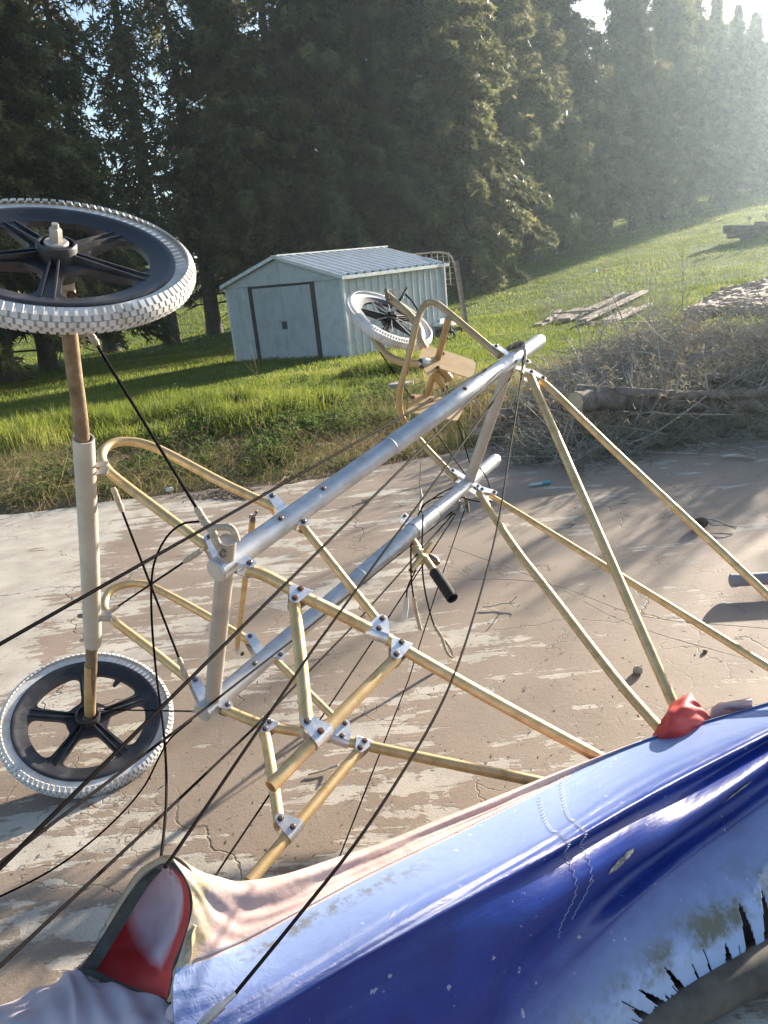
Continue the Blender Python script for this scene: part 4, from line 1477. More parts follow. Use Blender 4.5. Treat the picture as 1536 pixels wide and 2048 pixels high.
# ------------------------------------------------------------------ folded wing cloth
def cat1(P, t):                   # Catmull-Rom through rows of P (n, 3) at t in [0, n-1]
    n = len(P)
    i = np.clip(np.floor(t).astype(int), 0, n - 2)
    f = (t - i)[:, None]
    g = lambda k: P[np.clip(k, 0, n - 1)]
    a = np.where((i == 0)[:, None], 2 * P[0] - P[1], g(i - 1))
    d = np.where((i == n - 2)[:, None], 2 * P[-1] - P[-2], g(i + 2))
    b, c = g(i), g(i + 1)
    return 0.5 * (2 * b + (c - a) * f + (2 * a - 5 * b + 4 * c - d) * f ** 2 + (3 * b - a - 3 * c + d) * f ** 3)

class Sheet:
    """smooth cloth through lines of points; u along a line, v across the lines (both 0..1)"""
    def __init__(self, lines):
        self.C = np.array([[np.array(p, float) for p in l] for l in lines])
        self.nv, self.nu = self.C.shape[:2]
    def pts(self, u, v):
        u, v = np.atleast_1d(u) * (self.nu - 1), np.atleast_1d(v) * (self.nv - 1)
        rows = np.stack([cat1(self.C[k], u) for k in range(self.nv)])          # nv, n, 3
        out = np.zeros((len(u), 3))
        n = self.nv
        i = np.clip(np.floor(v).astype(int), 0, n - 2)
        f = (v - i)[:, None]
        ar = np.arange(len(u))
        g = lambda k: rows[np.clip(k, 0, n - 1), ar]
        a = np.where((i == 0)[:, None], 2 * rows[0] - rows[1], g(i - 1))
        d = np.where((i == n - 2)[:, None], 2 * rows[-1] - rows[-2], g(i + 2))
        b, c = g(i), g(i + 1)
        return 0.5 * (2 * b + (c - a) * f + (2 * a - 5 * b + 4 * c - d) * f ** 2 + (3 * b - a - 3 * c + d) * f ** 3)
    def grid(self, nu, nv, u0=0, u1=1, v0=0, v1=1, disp=None):
        U, Vv = np.meshgrid(np.linspace(u0, u1, nu), np.linspace(v0, v1, nv))
        P = self.pts(U.ravel(), Vv.ravel())
        if disp is not None:
            Q = P.reshape(nv, nu, 3)
            du = np.gradient(Q, axis=1)
            dv = np.gradient(Q, axis=0)
            n = np.cross(du, dv)
            n /= np.linalg.norm(n, axis=2)[:, :, None] + 1e-12
            if (n[:, :, 2].mean()) < 0:
                n = -n
            Q = Q + n * disp(U, Vv)[:, :, None]
            P = Q.reshape(-1, 3)
        return P, U.ravel(), Vv.ravel()

def sheet_obj(name, P, U, Vv, nu, nv, mats, parent, drop=None, pick=None, thick=0.0012, flip=False):
    idx = np.arange(nu * nv).reshape(nv, nu)
    F = np.stack([idx[:-1, :-1], idx[:-1, 1:], idx[1:, 1:], idx[1:, :-1]], -1).reshape(-1, 4)
    if flip:
        F = F[:, ::-1]
    uc, vc = U[F].mean(1), Vv[F].mean(1)
    keep = np.ones(len(F), bool) if drop is None else ~drop(uc, vc)
    F, uc, vc = F[keep], uc[keep], vc[keep]
    me = bpy.data.meshes.new(name)
    me.from_pydata(P.tolist(), [], F.tolist())
    uvl = me.uv_layers.new(name='UVMap')
    li = np.zeros(len(me.loops), dtype=np.int32)
    me.loops.foreach_get('vertex_index', li)
    uvl.data.foreach_set('uv', np.stack([U[li], Vv[li]], -1).astype(np.float32).ravel())
    for m in mats:
        me.materials.append(m)
    if pick is not None:
        me.polygons.foreach_set('material_index', pick(uc, vc).astype(np.int32))
    me.polygons.foreach_set('use_smooth', [True] * len(me.polygons))
    me.update()
    o = link(bpy.data.objects.new(name, me), parent)
    bm = bmesh.new()
    bm.from_mesh(me)
    loose = [v for v in bm.verts if not v.link_faces]
    bmesh.ops.delete(bm, geom=loose, context='VERTS')
    bm.to_mesh(me)
    bm.free()
    if thick:
        so = o.modifiers.new('cloth', 'SOLIDIFY')
        so.thickness = thick
        so.offset = -1
    return o

def cloth_blue():
    m, nt, b, o = nodes_of('glossy_blue_sailcloth')
    tc = N(nt, 'ShaderNodeTexCoord')
    sp = N(nt, 'ShaderNodeSeparateXYZ')
    nt.links.new(tc.outputs['UV'], sp.inputs[0])
    u, v = sp.outputs[0], sp.outputs[1]
    vec = coords(nt)
    n = noise(nt, vec, 9, 6, 0.65)
    nf = noise(nt, vec, 70, 4, 0.6)
    sv = coords(nt, (3, 60, 1), src='UV')
    streak = noise(nt, sv, 1.0, 5, 0.6)
    blue = ramp(nt, n, [(0.3, (0.004, 0.017, 0.16)), (0.7, (0.006, 0.034, 0.25))])
    # pale sky sheen painted in along the top; bleached towards the frayed hem
    vb = math_n(nt, 'ADD', v, math_n(nt, 'MULTIPLY', math_n(nt, 'SUBTRACT', n, 0.5), 0.10))
    sheen_fade = ramp(nt, vb, [(0.0, 0.72), (0.30, 0.66), (0.40, 0.50), (0.46, 0.34), (0.495, 0.20), (0.54, 0.0), (0.70, 0.0), (0.80, 0.22), (0.88, 0.62), (0.93, 1.0)])
    c = mix(nt, sheen_fade, blue, (0.36, 0.46, 0.68))
    c = mix(nt, math_n(nt, 'MULTIPLY', ramp(nt, streak, [(0.5, 0.0), (0.8, 0.5)]), 0.2), c, (0.16, 0.22, 0.50))
    # moss and grime bands
    spk = ramp(nt, nf, [(0.42, 0.0), (0.58, 1.0)])
    band1 = ramp(nt, math_n(nt, 'ADD', v, math_n(nt, 'MULTIPLY', math_n(nt, 'SUBTRACT', n, 0.5), 0.06)), [(0.315, 0.0), (0.335, 1.0), (0.345, 1.0), (0.372, 0.0)])
    ulim = ramp(nt, u, [(0.20, 0.0), (0.28, 1.0), (0.50, 0.75), (0.60, 0.0)])
    g1 = math_n(nt, 'MULTIPLY', math_n(nt, 'MULTIPLY', band1, ulim), spk)
    band2 = ramp(nt, vb, [(0.83, 0.0), (0.89, 1.0), (0.925, 1.0), (0.95, 0.1), (1.0, 0.25)])
    g2 = math_n(nt, 'MULTIPLY', band2, ramp(nt, noise(nt, vec, 14, 6, 0.7), [(0.42, 0.0), (0.6, 0.9)]))
    grime = math_n(nt, 'MAXIMUM', math_n(nt, 'MULTIPLY', g1, 0.85), g2)
    c = mix(nt, grime, c, (0.12, 0.115, 0.055))
    specks = ramp(nt, noise(nt, vec, 60, 2), [(0.70, 0.0), (0.73, 1.0)])
    c = mix(nt, math_n(nt, 'MULTIPLY', specks, 0.5), c, (0.5, 0.5, 0.55))
    nt.links.new(c, b.inputs['Base Color'])
    b.inputs['Anisotropic'].default_value = 0.8
    tg = N(nt, 'ShaderNodeTangent', direction_type='UV_MAP', uv_map='UVMap')
    nt.links.new(tg.outputs[0], b.inputs['Tangent'])
    r = ramp(nt, vb, [(0.0, 0.52), (0.3, 0.46), (0.5, 0.45), (0.78, 0.48), (0.92, 0.8)])
    nt.links.new(math_n(nt, 'ADD', r, math_n(nt, 'MULTIPLY', grime, 0.4)), b.inputs['Roughness'])
    b.inputs['Specular IOR Level'].default_value = 0.5
    h = math_n(nt, 'ADD', math_n(nt, 'MULTIPLY', noise(nt, coords(nt, (5, 40, 1), src='UV'), 1.0, 4), 0.8), math_n(nt, 'MULTIPLY', nf, 0.16))
    h = math_n(nt, 'ADD', h, math_n(nt, 'MULTIPLY', noise(nt, coords(nt, (14, 14, 1), src='UV'), 1.0, 7, 0.62, 1.5), 0.9))
    bump(nt, b, h, 0.30, 0.006)
    return m
def cloth_pink(name, base, hi, moss, amt):
    m, nt, b, o = nodes_of(name)
    vec = coords(nt)
    n = noise(nt, vec, 11, 7, 0.65)
    c = ramp(nt, n, [(0.32, base), (0.62, hi)])
    st = ramp(nt, noise(nt, vec, 24, 7, 0.72), [(0.50, 0.0), (0.68, 1.0)])
    zone = ramp(nt, noise(nt, vec, 4.2, 3), [(0.44, 0.0), (0.60, 1.0)])
    c = mix(nt, math_n(nt, 'MULTIPLY', math_n(nt, 'MULTIPLY', st, zone), amt), c, moss)
    nt.links.new(c, b.inputs['Base Color'])
    b.inputs['Roughness'].default_value = 0.68
    t = N(nt, 'ShaderNodeBsdfTranslucent')
    nt.links.new(c, t.inputs[0])
    ms = N(nt, 'ShaderNodeMixShader')
    ms.inputs[0].default_value = 0.22
    nt.links.new(b.outputs[0], ms.inputs[1])
    nt.links.new(t.outputs[0], ms.inputs[2])
    nt.links.new(ms.outputs[0], o.inputs[0])
    bump(nt, b, noise(nt, vec, 30, 6, 0.6), 0.35, 0.006)
    return m
MAT['blue'] = cloth_blue()
MAT['pink'] = cloth_pink('faded_pink_sailcloth', (0.52, 0.33, 0.30), (0.68, 0.49, 0.44), (0.13, 0.11, 0.10), 0.75)
MAT['mossy'] = cloth_pink('mossy_cream_sailcloth', (0.44, 0.34, 0.23), (0.60, 0.48, 0.36), (0.30, 0.22, 0.04), 0.9)
MAT['mauve'] = cloth_pink('pale_mauve_sailcloth', (0.42, 0.36, 0.43), (0.56, 0.49, 0.55), (0.15, 0.14, 0.12), 0.7)
MAT['red'] = simple('red_sailcloth', (0.55, 0.045, 0.035), (0.42, 0.03, 0.025), 0.6, 0, 9)
MAT['zip'] = simple('dark_mossy_zip', (0.055, 0.055, 0.045), (0.025, 0.022, 0.022), 0.8, 0, 40, 0.5, 140)
MAT['thread'] = simple('pale_thread', (0.55, 0.56, 0.62), None, 0.7)
MAT['grime'] = simple('grimy_sleeve_and_shade', (0.13, 0.115, 0.095), (0.06, 0.05, 0.042), 0.85, 0, 14)  # grime of the sleeve; also the dark tone of the added shade sheets

def hood_lining():
    m, nt, b, o = nodes_of('pink_and_red_pocket_lining')
    tc = N(nt, 'ShaderNodeTexCoord')
    sp = N(nt, 'ShaderNodeSeparateXYZ')
    nt.links.new(tc.outputs['UV'], sp.inputs[0])
    u, v = sp.outputs[0], sp.outputs[1]
    n = noise(nt, coords(nt), 12, 5)
    c = ramp(nt, n, [(0.3, (0.58, 0.43, 0.48)), (0.7, (0.70, 0.55, 0.60))])
    # red dye kept where the cloth was folded away: lower corner and right side
    d = math_n(nt, 'ADD', math_n(nt, 'ADD', v, math_n(nt, 'MULTIPLY', u, 0.26)), math_n(nt, 'MULTIPLY', math_n(nt, 'SUBTRACT', n, 0.5), 0.10))
    low = ramp(nt, d, [(0.40, 1.0), (0.50, 0.0)])
    rgt = ramp(nt, math_n(nt, 'ADD', u, math_n(nt, 'MULTIPLY', math_n(nt, 'SUBTRACT', n, 0.5), 0.14)), [(0.66, 0.0), (0.76, 1.0)])
    c = mix(nt, math_n(nt, 'MAXIMUM', low, rgt), c, (0.52, 0.035, 0.03))
    top = ramp(nt, v, [(0.80, 0.0), (1.0, 0.7)])
    c = mix(nt, math_n(nt, 'MULTIPLY', top, ramp(nt, noise(nt, coords(nt), 30, 5), [(0.4, 0.0), (0.6, 1.0)])), c, (0.12, 0.09, 0.07))
    nt.links.new(c, b.inputs['Base Color'])
    b.inputs['Roughness'].default_value = 0.7
    return m
MAT['lining'] = hood_lining()

LZ = lambda l: [atz(x, y, z) for x, y, z in l]
L_back = [(350, 1722, .40), (436, 1762, .36), (540, 1765, .32), (773, 1690, .28), (1047, 1580, .20), (1299, 1486, .10), (1620, 1392, .08)]
L_sil = [(344, 1713, .53), (432, 1757, .50), (540, 1757, .47), (773, 1681, .42), (1047, 1571, .35), (1299, 1477, .25), (1620, 1381, .22)]
L_mid = [(385, 1800, .512), (442, 1832, .485), (535, 1816, .462), (757, 1717, .425), (1028, 1597, .358), (1294, 1480, .253), (1620, 1384, .222)]
L_seam = [(352, 1936, .475), (425, 1914, .47), (520, 1870, .455), (740, 1752, .43), (1010, 1622, .365), (1290, 1484, .257), (1620, 1388, .225)]
L_v3 = [(345, 1990, .47), (440, 1972, .468), (560, 1920, .458), (800, 1790, .435), (1050, 1680, .378), (1300, 1530, .283), (1620, 1412, .243)]
L_rdg = [(352, 2100, .455), (480, 2042, .455), (640, 1950, .45), (860, 1825, .43), (1100, 1690, .382), (1327, 1563, .302), (1620, 1419, .262)]
L_v5 = [(362, 2150, .42), (510, 2086, .425), (672, 1988, .42), (893, 1862, .402), (1128, 1726, .356), (1350, 1600, .28), (1620, 1446, .246)]
L_val = [(380, 2380, .29), (560, 2300, .285), (760, 2190, .275), (980, 2030, .262), (1130, 1890, .245), (1330, 1735, .20), (1620, 1515, .19)]
L_crs = [(390, 2480, .23), (620, 2400, .22), (840, 2260, .21), (1060, 2060, .20), (1200, 1900, .19), (1400, 1710, .175), (1620, 1545, .172)]
L_low = [(400, 2600, .16), (700, 2480, .155), (940, 2270, .15), (1130, 2090, .14), (1290, 1955, .13), (1460, 1830, .12), (1620, 1708, .12)]
L_hem = [(410, 2700, .09), (760, 2540, .09), (1020, 2290, .085), (1200, 2097, .078), (1346, 2004, .07), (1483, 1926, .062), (1620, 1842, .06)]
LINES = [L_back, L_sil, L_mid, L_seam, L_v3, L_rdg, L_v5, L_val, L_crs, L_low, L_hem]
WING = Sheet([LZ(l) for l in LINES])
nvl = len(LINES) - 1
VS = {k: i / nvl for i, k in enumerate(('back', 'sil', 'mid', 'seam', 'v3', 'rdg', 'v5', 'val', 'crs', 'low', 'hem'))}
wing = empty('folded_wing', atz(900, 2040, 0), 'folded wing of blue glossy sailcloth with faded pink edge lying in front of the frame', 'wing cloth')
def folds(U, Vv):
    a = np.clip((U - .50) / .3, 0, 1)
    w = np.exp(-((Vv - .64) / .085) ** 2)
    s = np.sin((Vv - .52) * 2 * PI * 9.5 + 1.2 * U) * .024 * a * w * (1 + .35 * np.sin(U * 23 + Vv * 40))
    s += np.sin((Vv - .5) * 2 * PI * 5.2 + 6 * U) * .006 * np.exp(-((Vv - .66) / .1) ** 2) * (1 - .5 * a)
    s += np.sin(U * 42 + 9 * np.sin(Vv * 14)) * .0007 * np.exp(-((Vv - .2) / .12) ** 2)
    s += (np.sin(U * 31 + 3 * np.sin(Vv * 31)) * np.sin(Vv * 60 + U * 20)) * .0006 * np.clip((.30 - Vv) / .12, 0, 1)
    s += np.sin(U * 17 + 5) * .004 * np.clip((Vv - .8) / .2, 0, 1)
    s += np.sin(Vv * 120 + U * 14) * .0012 * np.exp(-((Vv - .46) / .05) ** 2)
    return s
nu_, nv_ = 420, 190
P, U_, V_ = WING.grid(nu_, nv_, disp=folds)
rip = random.Random(21)
RIPS = []
for x in (.50, .528, .56, .60, .613, .645, .70, .735, .772, .81, .835, .858, .90, .93):
    RIPS.append((x + rip.uniform(-.004, .004), rip.choice((.0030, .0022, .0050, .0090, .0130)), rip.uniform(.05, .11), rip.uniform(-.25, .25)))
for _ in range(18):
    RIPS.append((rip.uniform(.45, .98), rip.uniform(.0012, .0022), rip.uniform(.015, .04), rip.uniform(-.2, .2)))
def torn(u, v):
    d = np.zeros(len(u), bool)
    for x, w, h, k in RIPS:
        q = (1.0 - v) / h
        d |= (np.abs(u - x - k * (1 - v) * .3) < w * np.clip(1 - q, 0, 1) ** .7) & (q < 1)
    e = .006 + .004 * np.sin(u * 190) + .004 * np.sin(u * 71 + 1)
    return d | (v > 1 - e)
def hood_edge(u, v):              # the pocket mouth cut out of the left edge
    return np.zeros(len(u), bool)
sailo = sheet_obj('blue_sailcloth', P, U_, V_, nu_, nv_, [MAT['blue'], MAT['pink'], MAT['mossy']], wing,
                  drop=torn, pick=lambda u, v: np.where(v < VS['seam'] - .004 * np.clip((u - .6) * 8, 0, 1) - np.clip((u - .74) * 2.2, 0, .3), np.where(u < .115 + .02 * np.sin(v * 60), 2, 1), 0), flip=True)
# the cloth goes on beyond the right picture edge
vv_ = np.linspace(0, 1, 80)
pA, pB = WING.pts(np.full(80, .93), vv_), WING.pts(np.full(80, 1.0), vv_)
kk = np.linspace(0, 1, 24)
Pe = np.stack([pB + (pB - pA) * k * 7 * np.array([1, 1, .4]) for k in kk], 1).reshape(-1, 3)
sheet_obj('blue_sailcloth', Pe, np.tile(.985 + .014 * kk, 80), np.repeat(vv_, 24), 24, 80, [MAT['blue']], wing, flip=True)
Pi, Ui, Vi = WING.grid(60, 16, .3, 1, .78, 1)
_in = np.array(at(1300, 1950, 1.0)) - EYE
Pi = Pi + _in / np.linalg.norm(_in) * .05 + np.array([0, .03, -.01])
sheet_obj('shade_backing', Pi, Ui, Vi, 60, 16, [MAT['grime']], wing)  # added dark sheet standing for the shade behind the hem tears
def on_wing(u, v, off=.0016):
    u, v = np.asarray(u, float), np.asarray(v, float)
    e = 1e-3
    p = WING.pts(u, v)
    n = np.cross(WING.pts(u + e, v) - WING.pts(u - e, v), WING.pts(u, v + e) - WING.pts(u, v - e))
    n /= np.linalg.norm(n, axis=1)[:, None]
    n *= np.sign((n * (EYE - p)).sum(1))[:, None]
    return p + n * (folds(u, v) * np.sign(n[:, 2]) + off)[:, None]
def stitch(name, us, vs, amp, n, r=.0007, along='v'):
    t = np.linspace(0, 1, n)
    u = us[0] + (us[1] - us[0]) * t
    v = vs[0] + (vs[1] - vs[0]) * t
    z = amp * (((np.arange(n) % 2) * 2) - 1)
    if along == 'v':
        u = u + z
    else:
        v = v + z
    p = on_wing(np.clip(u, .002, .998), np.clip(v, .002, .998))
    return tube(name, [V(q) for q in p], r, MAT['thread'], wing, 4, cap=False)
stitch('stitching', (.705, .665), (VS['seam'] + .02, VS['val'] - .01), .0022, 90, .0005)
stitch('stitching', (.733, .69), (VS['seam'] + .01, VS['val'] - .02), .0022, 90, .0005)
stitch('stitching', (.10, .74), (VS['seam'] - .012, VS['seam'] - .012), .0036, 330, .0006, 'u')
def worn(u0, u1, v0, v1, n=26):
    r = random.Random(int(u0 * 1000))
    mb = MB()
    top, bot = [], []
    for i in range(n):
        t = i / (n - 1)
        u = u0 + (u1 - u0) * t
        w = math.sin(PI * min(1, max(0, t))) ** .4
        vm = v0 + (v1 - v0) * t
        top.append(on_wing([u], [vm - .0055 * w * r.uniform(.6, 1.2)], .0022)[0])
        bot.append(on_wing([u], [vm + .0055 * w * r.uniform(.6, 1.2)], .0022)[0])
    mb.add(top + bot, [(i, i + 1, n + i + 1, n + i) for i in range(n - 1)])
    return mb.build('worn_patch', MAT['worn'], wing)
MAT['worn'] = simple('scuffed_backing_cloth', (0.42, 0.44, 0.44), (0.14, 0.13, 0.11), 0.85, 0, 60, lo=.42, hi=.58)
worn(.728, .765, VS['v5'] + .040, VS['v5'] + .030)
worn(.885, .915, VS['v5'] + .045, VS['v5'] + .04)

# pocket mouth at the left end: lining, dark zip and the flap below it
edge_l = [(157, 1941, .36), (190, 1895, .385), (215, 1856, .405), (250, 1800, .44), (280, 1758, .475), (300, 1741, .495), (318, 1731, .508), (338, 1727, .516)]
edge_r = [(338, 2004, .40), (347, 1962, .43), (352, 1930, .45), (370, 1885, .472), (383, 1840, .488), (385, 1795, .503), (373, 1754, .513), (344, 1728, .517)]
el, er = np.array(LZ(edge_l)), np.array(LZ(edge_r))
view = np.array(at(270, 1850, 1.0)) - EYE
view /= np.linalg.norm(view)
def lining_line(s):
    q = el * (1 - s) + er * s
    k = math.sin(PI * s) ** .8
    prof = np.array([.25, .55, .8, .95, .95, .8, .55, .25])[:, None]
    return q + view * (.10 * k) * prof + np.array([0, 0, -.03 * k]) * prof
LIN = Sheet([lining_line(s) for s in (0, .15, .35, .55, .75, .9, 1.0)])
nu2, nv2 = 70, 60
P2, U2, V2 = LIN.grid(nu2, nv2, disp=lambda a, b: .002 * np.sin(a * 23 + 4 * b) * np.sin(b * 17))
sheet_obj('pocket_lining', P2, V2, U2, nu2, nv2, [MAT['lining']], wing)
# rim cloth over the top of the pocket
rim_in = np.array(LZ([(215, 1856, .405), (250, 1800, .44), (280, 1758, .475), (306, 1736, .50), (338, 1727, .516), (371, 1752, .514), (385, 1800, .502)]))
rim_out = np.array(LZ([(210, 1852, .40), (245, 1793, .44), (275, 1748, .475), (304, 1727, .50), (342, 1712, .528), (380, 1733, .522), (420, 1800, .497)]))
RS = Sheet([rim_in, (rim_in + rim_out) / 2 + np.array([0, 0, .004]), rim_out, rim_out + np.array([.0, .05, -.08])])
P3, U3, V3 = RS.grid(60, 18)
sheet_obj('pocket_rim', P3, U3, V3, 60, 18, [MAT['mossy']], wing)
# zip tape and teeth along the left and the lower edge
tape_in = el + (er - el) * .16 + view * .03
mb = MB()
a_ = smooth_path([V(p) for p in el], 8)
b_ = smooth_path([V(p) for p in (el + (er - el) * np.array([.17, .17, .18, .18, .18, .18, .2, .3])[:, None] + view * .012)], 8)
n = len(a_)
vs = list(a_) + list(b_)
mb.add(vs, [(i, i + 1, n + i + 1, n + i) for i in range(n - 1)])
zt = mb.build('zip_tape', MAT['zip'], wing)
tp = smooth_path([V(p) for p in er[::-1]], 8)
add_m = MB()
add_tube(add_m, [p - V(view) * .001 for p in tp], .0042, 8)
add_m.build('zip_tape', MAT['zip'], wing)
bot = smooth_path([V(p) for p in LZ([(157, 1941, .362), (185, 1946, .366), (230, 1967, .374), (290, 1991, .388), (338, 2006, .402)])], 10)
mb = MB()
add_tube(mb, bot, .0050, 8, sq=(1, .6))
mb.build('zip_tape', MAT['zip'], wing)
mb = MB()
for path in (a_, bot):
    acc = 0.0
    for i in range(len(path) - 1):
        d = path[i + 1] - path[i]
        k = 0
        st = .0042
        pos = -acc
        while pos + st < d.length:
            pos += st
            p = path[i] + d.normalized() * pos
            t = d.normalized()
            o = V(view).cross(t).normalized()
            add_box(mb, p + o * .003 - V(view) * .001, t * .0011, o * .0034, V(view) * .0014)
        acc = d.length - pos
mb.build('zip_teeth', MAT['zip'], wing, smooth=False)
# lower flap
FL = Sheet([LZ(l) for l in (
    [(-40, 2040, .30), (60, 1984, .33), (130, 1948, .352), (160, 1943, .362), (230, 1969, .374), (338, 2007, .402), (420, 2060, .42)],
    [(-40, 2060, .335), (60, 2012, .36), (130, 1980, .375), (165, 1976, .38), (235, 1995, .39), (330, 2035, .41), (400, 2090, .42)],
    [(-40, 2110, .34), (60, 2070, .37), (130, 2050, .385), (170, 2046, .39), (240, 2060, .395), (325, 2095, .405), (390, 2150, .41)],
    [(-40, 2220, .28), (60, 2190, .30), (130, 2180, .31), (175, 2180, .32), (245, 2190, .33), (320, 2220, .34), (380, 2260, .35)],
    [(-40, 2420, .10), (60, 2400, .11), (130, 2390, .12), (175, 2390, .12), (245, 2400, .13), (320, 2420, .14), (380, 2460, .15)])])
P4, U4, V4 = FL.grid(120, 60, disp=lambda a, b: .004 * np.sin(a * 19 + 6 * b) * np.sin(b * 9 + 1) + .003 * np.sin(a * 41 - 9 * b))
sheet_obj('pocket_flap', P4, U4, V4, 120, 60, [MAT['mauve']], wing, flip=True)
# torn strip and folded corner beside the pocket
def small_sheet(name, lines, mat, nu=24, nv=16, amp=.002, flip=False):
    S_ = Sheet([LZ(l) for l in lines])
    Pq, Uq, Vq = S_.grid(nu, nv, disp=lambda a, b: amp * np.sin(a * 15 + 3 * b) * np.sin(b * 11))
    return sheet_obj(name, Pq, Uq, Vq, nu, nv, [MAT[mat]], wing, flip=flip)
small_sheet('torn_strip', [[(383, 1850, .492), (374, 1882, .482), (354, 1925, .466), (345, 1960, .452), (340, 1985, .44), (336, 2004, .425)],
                           [(392, 1850, .498), (384, 1890, .49), (372, 1930, .474), (366, 1965, .462), (362, 1985, .455), (358, 2004, .44)]], 'mossy', 40, 10, .004)
small_sheet('red_gap_panel', [[(368, 1940, .455), (362, 1975, .45), (372, 2010, .43), (385, 2050, .41)],
                              [(374, 1940, .458), (378, 1975, .452), (390, 2010, .435), (402, 2050, .415)]], 'red', 16, 8)
small_sheet('folded_corner', [[(338, 2014, .43), (352, 2001, .44), (372, 2016, .435), (408, 2042, .42)],
                              [(330, 2034, .415), (352, 2040, .42), (380, 2050, .42), (412, 2070, .41)],
                              [(340, 2070, .38), (360, 2080, .385), (385, 2090, .39), (420, 2110, .39)]], 'mauve', 24, 14, .002)
small_sheet('shade_skirt', [L_back, [(345, 1728, .25), (440, 1772, .2), (545, 1776, .18), (776, 1700, .15), (1049, 1588, .10), (1300, 1490, .06), (1622, 1396, .04)],
                           [(352, 1735, .02), (445, 1782, .02), (548, 1786, .02), (780, 1708, .015), (1051, 1596, .015), (1302, 1494, .012), (1624, 1400, .01)]], 'grime', 90, 14, .004)  # hidden sheet, added to shut sunlight out from under the cloth
# grimy sleeve and its fringe at the foot of the cloth
sl = [V(p) for p in LZ([(1100, 2150, .04), (1290, 2055, .04), (1420, 1988, .04), (1620, 1880, .04)])]
add_m = MB()
add_tube(add_m, smooth_path(sl, 8), .036, 16)
add_m.build('spar_sleeve', MAT['grime'], wing)
small_sheet('fringe_strip', [[(1250, 2090, .055), (1345, 2035, .055), (1430, 1985, .055), (1536, 1928, .055), (1620, 1880, .055)],
                             [(1265, 2110, .012), (1360, 2052, .012), (1445, 2004, .012), (1545, 1948, .012), (1630, 1898, .012)]], 'fringe' if 'fringe' in MAT else 'mauve', 60, 8, .003)
# red sock round the strut ends and the pale pocket beside it
small_sheet('red_sock', [[(1300, 1482, .23), (1318, 1450, .26), (1334, 1425, .275), (1348, 1404, .285), (1381, 1386, .29)],
                         [(1322, 1482, .25), (1340, 1452, .285), (1356, 1428, .30), (1372, 1408, .305), (1390, 1400, .295)],
                         [(1370, 1475, .245), (1384, 1450, .265), (1396, 1432, .27), (1404, 1424, .265), (1408, 1420, .255)],
                         [(1412, 1462, .20), (1418, 1450, .21), (1422, 1444, .21), (1424, 1442, .20), (1424, 1440, .19)]], 'red', 30, 24, .004)
small_sheet('pink_pocket', [[(1418, 1446, .20), (1424, 1416, .225), (1440, 1406, .235), (1470, 1402, .235), (1502, 1396, .235)],
                            [(1424, 1450, .21), (1430, 1424, .232), (1444, 1414, .24), (1474, 1410, .24), (1504, 1404, .24)],
                            [(1440, 1456, .19), (1450, 1440, .2), (1462, 1432, .2), (1484, 1428, .2), (1506, 1422, .2)]], 'pink', 30, 14, .002)

# ------------------------------------------------------------------ brush pile
MAT['twig'] = simple('grey_dead_twigs', (0.50, 0.45, 0.39), (0.22, 0.19, 0.16), 0.85, 0, 5)
MAT['deadneedle'] = leafy('dry_conifer_needles', (0.095, 0.085, 0.058), (0.24, 0.21, 0.15), 2.5, 0.3, 0.7, 8.0, (0.36, 0.32, 0.24))
MAT['logbark'] = simple('grey_log_bark', (0.25, 0.20, 0.165), (0.10, 0.078, 0.062), 0.9, 0, 14, 0.8, 40)
MAT['cutwood'] = simple('pale_cut_wood', (0.55, 0.43, 0.29), (0.44, 0.33, 0.21), 0.8, 0, 20)
def pile_front(x):
    return 5.2 + .50 * np.clip(x, .7, 1.6) * 0.6 + .10 * np.maximum(0, x - 1.6) - .42
def pile_h(x, y):
    bx = np.clip((x - 1.2 - .16 * np.maximum(0, y - 6.2)) / .6, 0, 1) ** .7
    d = y - pile_front(x)
    f = np.clip(d / .35, 0, 1) * .27 + np.clip((d - 1.0) / .9, 0, 1) * .22
    return (f * (1 + .25 * np.sin(x * 2.3 + 1)) + .10 * np.clip(x - 2.6, 0, 2)) * bx * np.clip((3.6 - d) / 1.0, 0, 1)
def strands(n, seg, rad, place, length, wild):
    """thin three-sided curved sticks, all in one mesh"""
    x, y, z, az, el_ = place(n)
    L = rng.uniform(*length, n)
    d = np.stack([np.cos(az) * np.cos(el_), np.sin(az) * np.cos(el_), np.sin(el_)], -1)
    p = np.stack([x, y, z], -1)
    pts = [p]
    for k in range(seg):
        d = d + rng.normal(0, wild, (n, 3))
        d[:, 2] -= .05
        d /= np.linalg.norm(d, axis=1)[:, None]
        p = p + d * (L / seg)[:, None]
        p[:, 2] = np.maximum(p[:, 2], np.maximum(gz(p[:, 0], p[:, 1]), 0) + .006)
        pts.append(p)
    pts = np.stack(pts, 1)
    r = rng.uniform(*rad, n)
    tri = []
    up = rng.normal(0, 1, (n, 3))
    rings = []
    for k in range(seg + 1):
        dd = pts[:, min(k + 1, seg)] - pts[:, max(k - 1, 0)]
        a = np.cross(dd, up); a /= np.linalg.norm(a, axis=1)[:, None] + 1e-9
        b = np.cross(dd, a); b /= np.linalg.norm(b, axis=1)[:, None] + 1e-9
        rr = (r * (1 - .75 * k / seg))[:, None]
        rings.append([pts[:, k] + rr * (a * math.cos(t) + b * math.sin(t)) for t in (0, 2.094, 4.189)])
    for k in range(seg):
        for q in range(3):
            q2 = (q + 1) % 3
            tri.append(np.stack([rings[k][q], rings[k][q2], rings[k + 1][q2], rings[k + 1][q]], 1))
    return np.concatenate(tri).reshape(-1, 3), pts
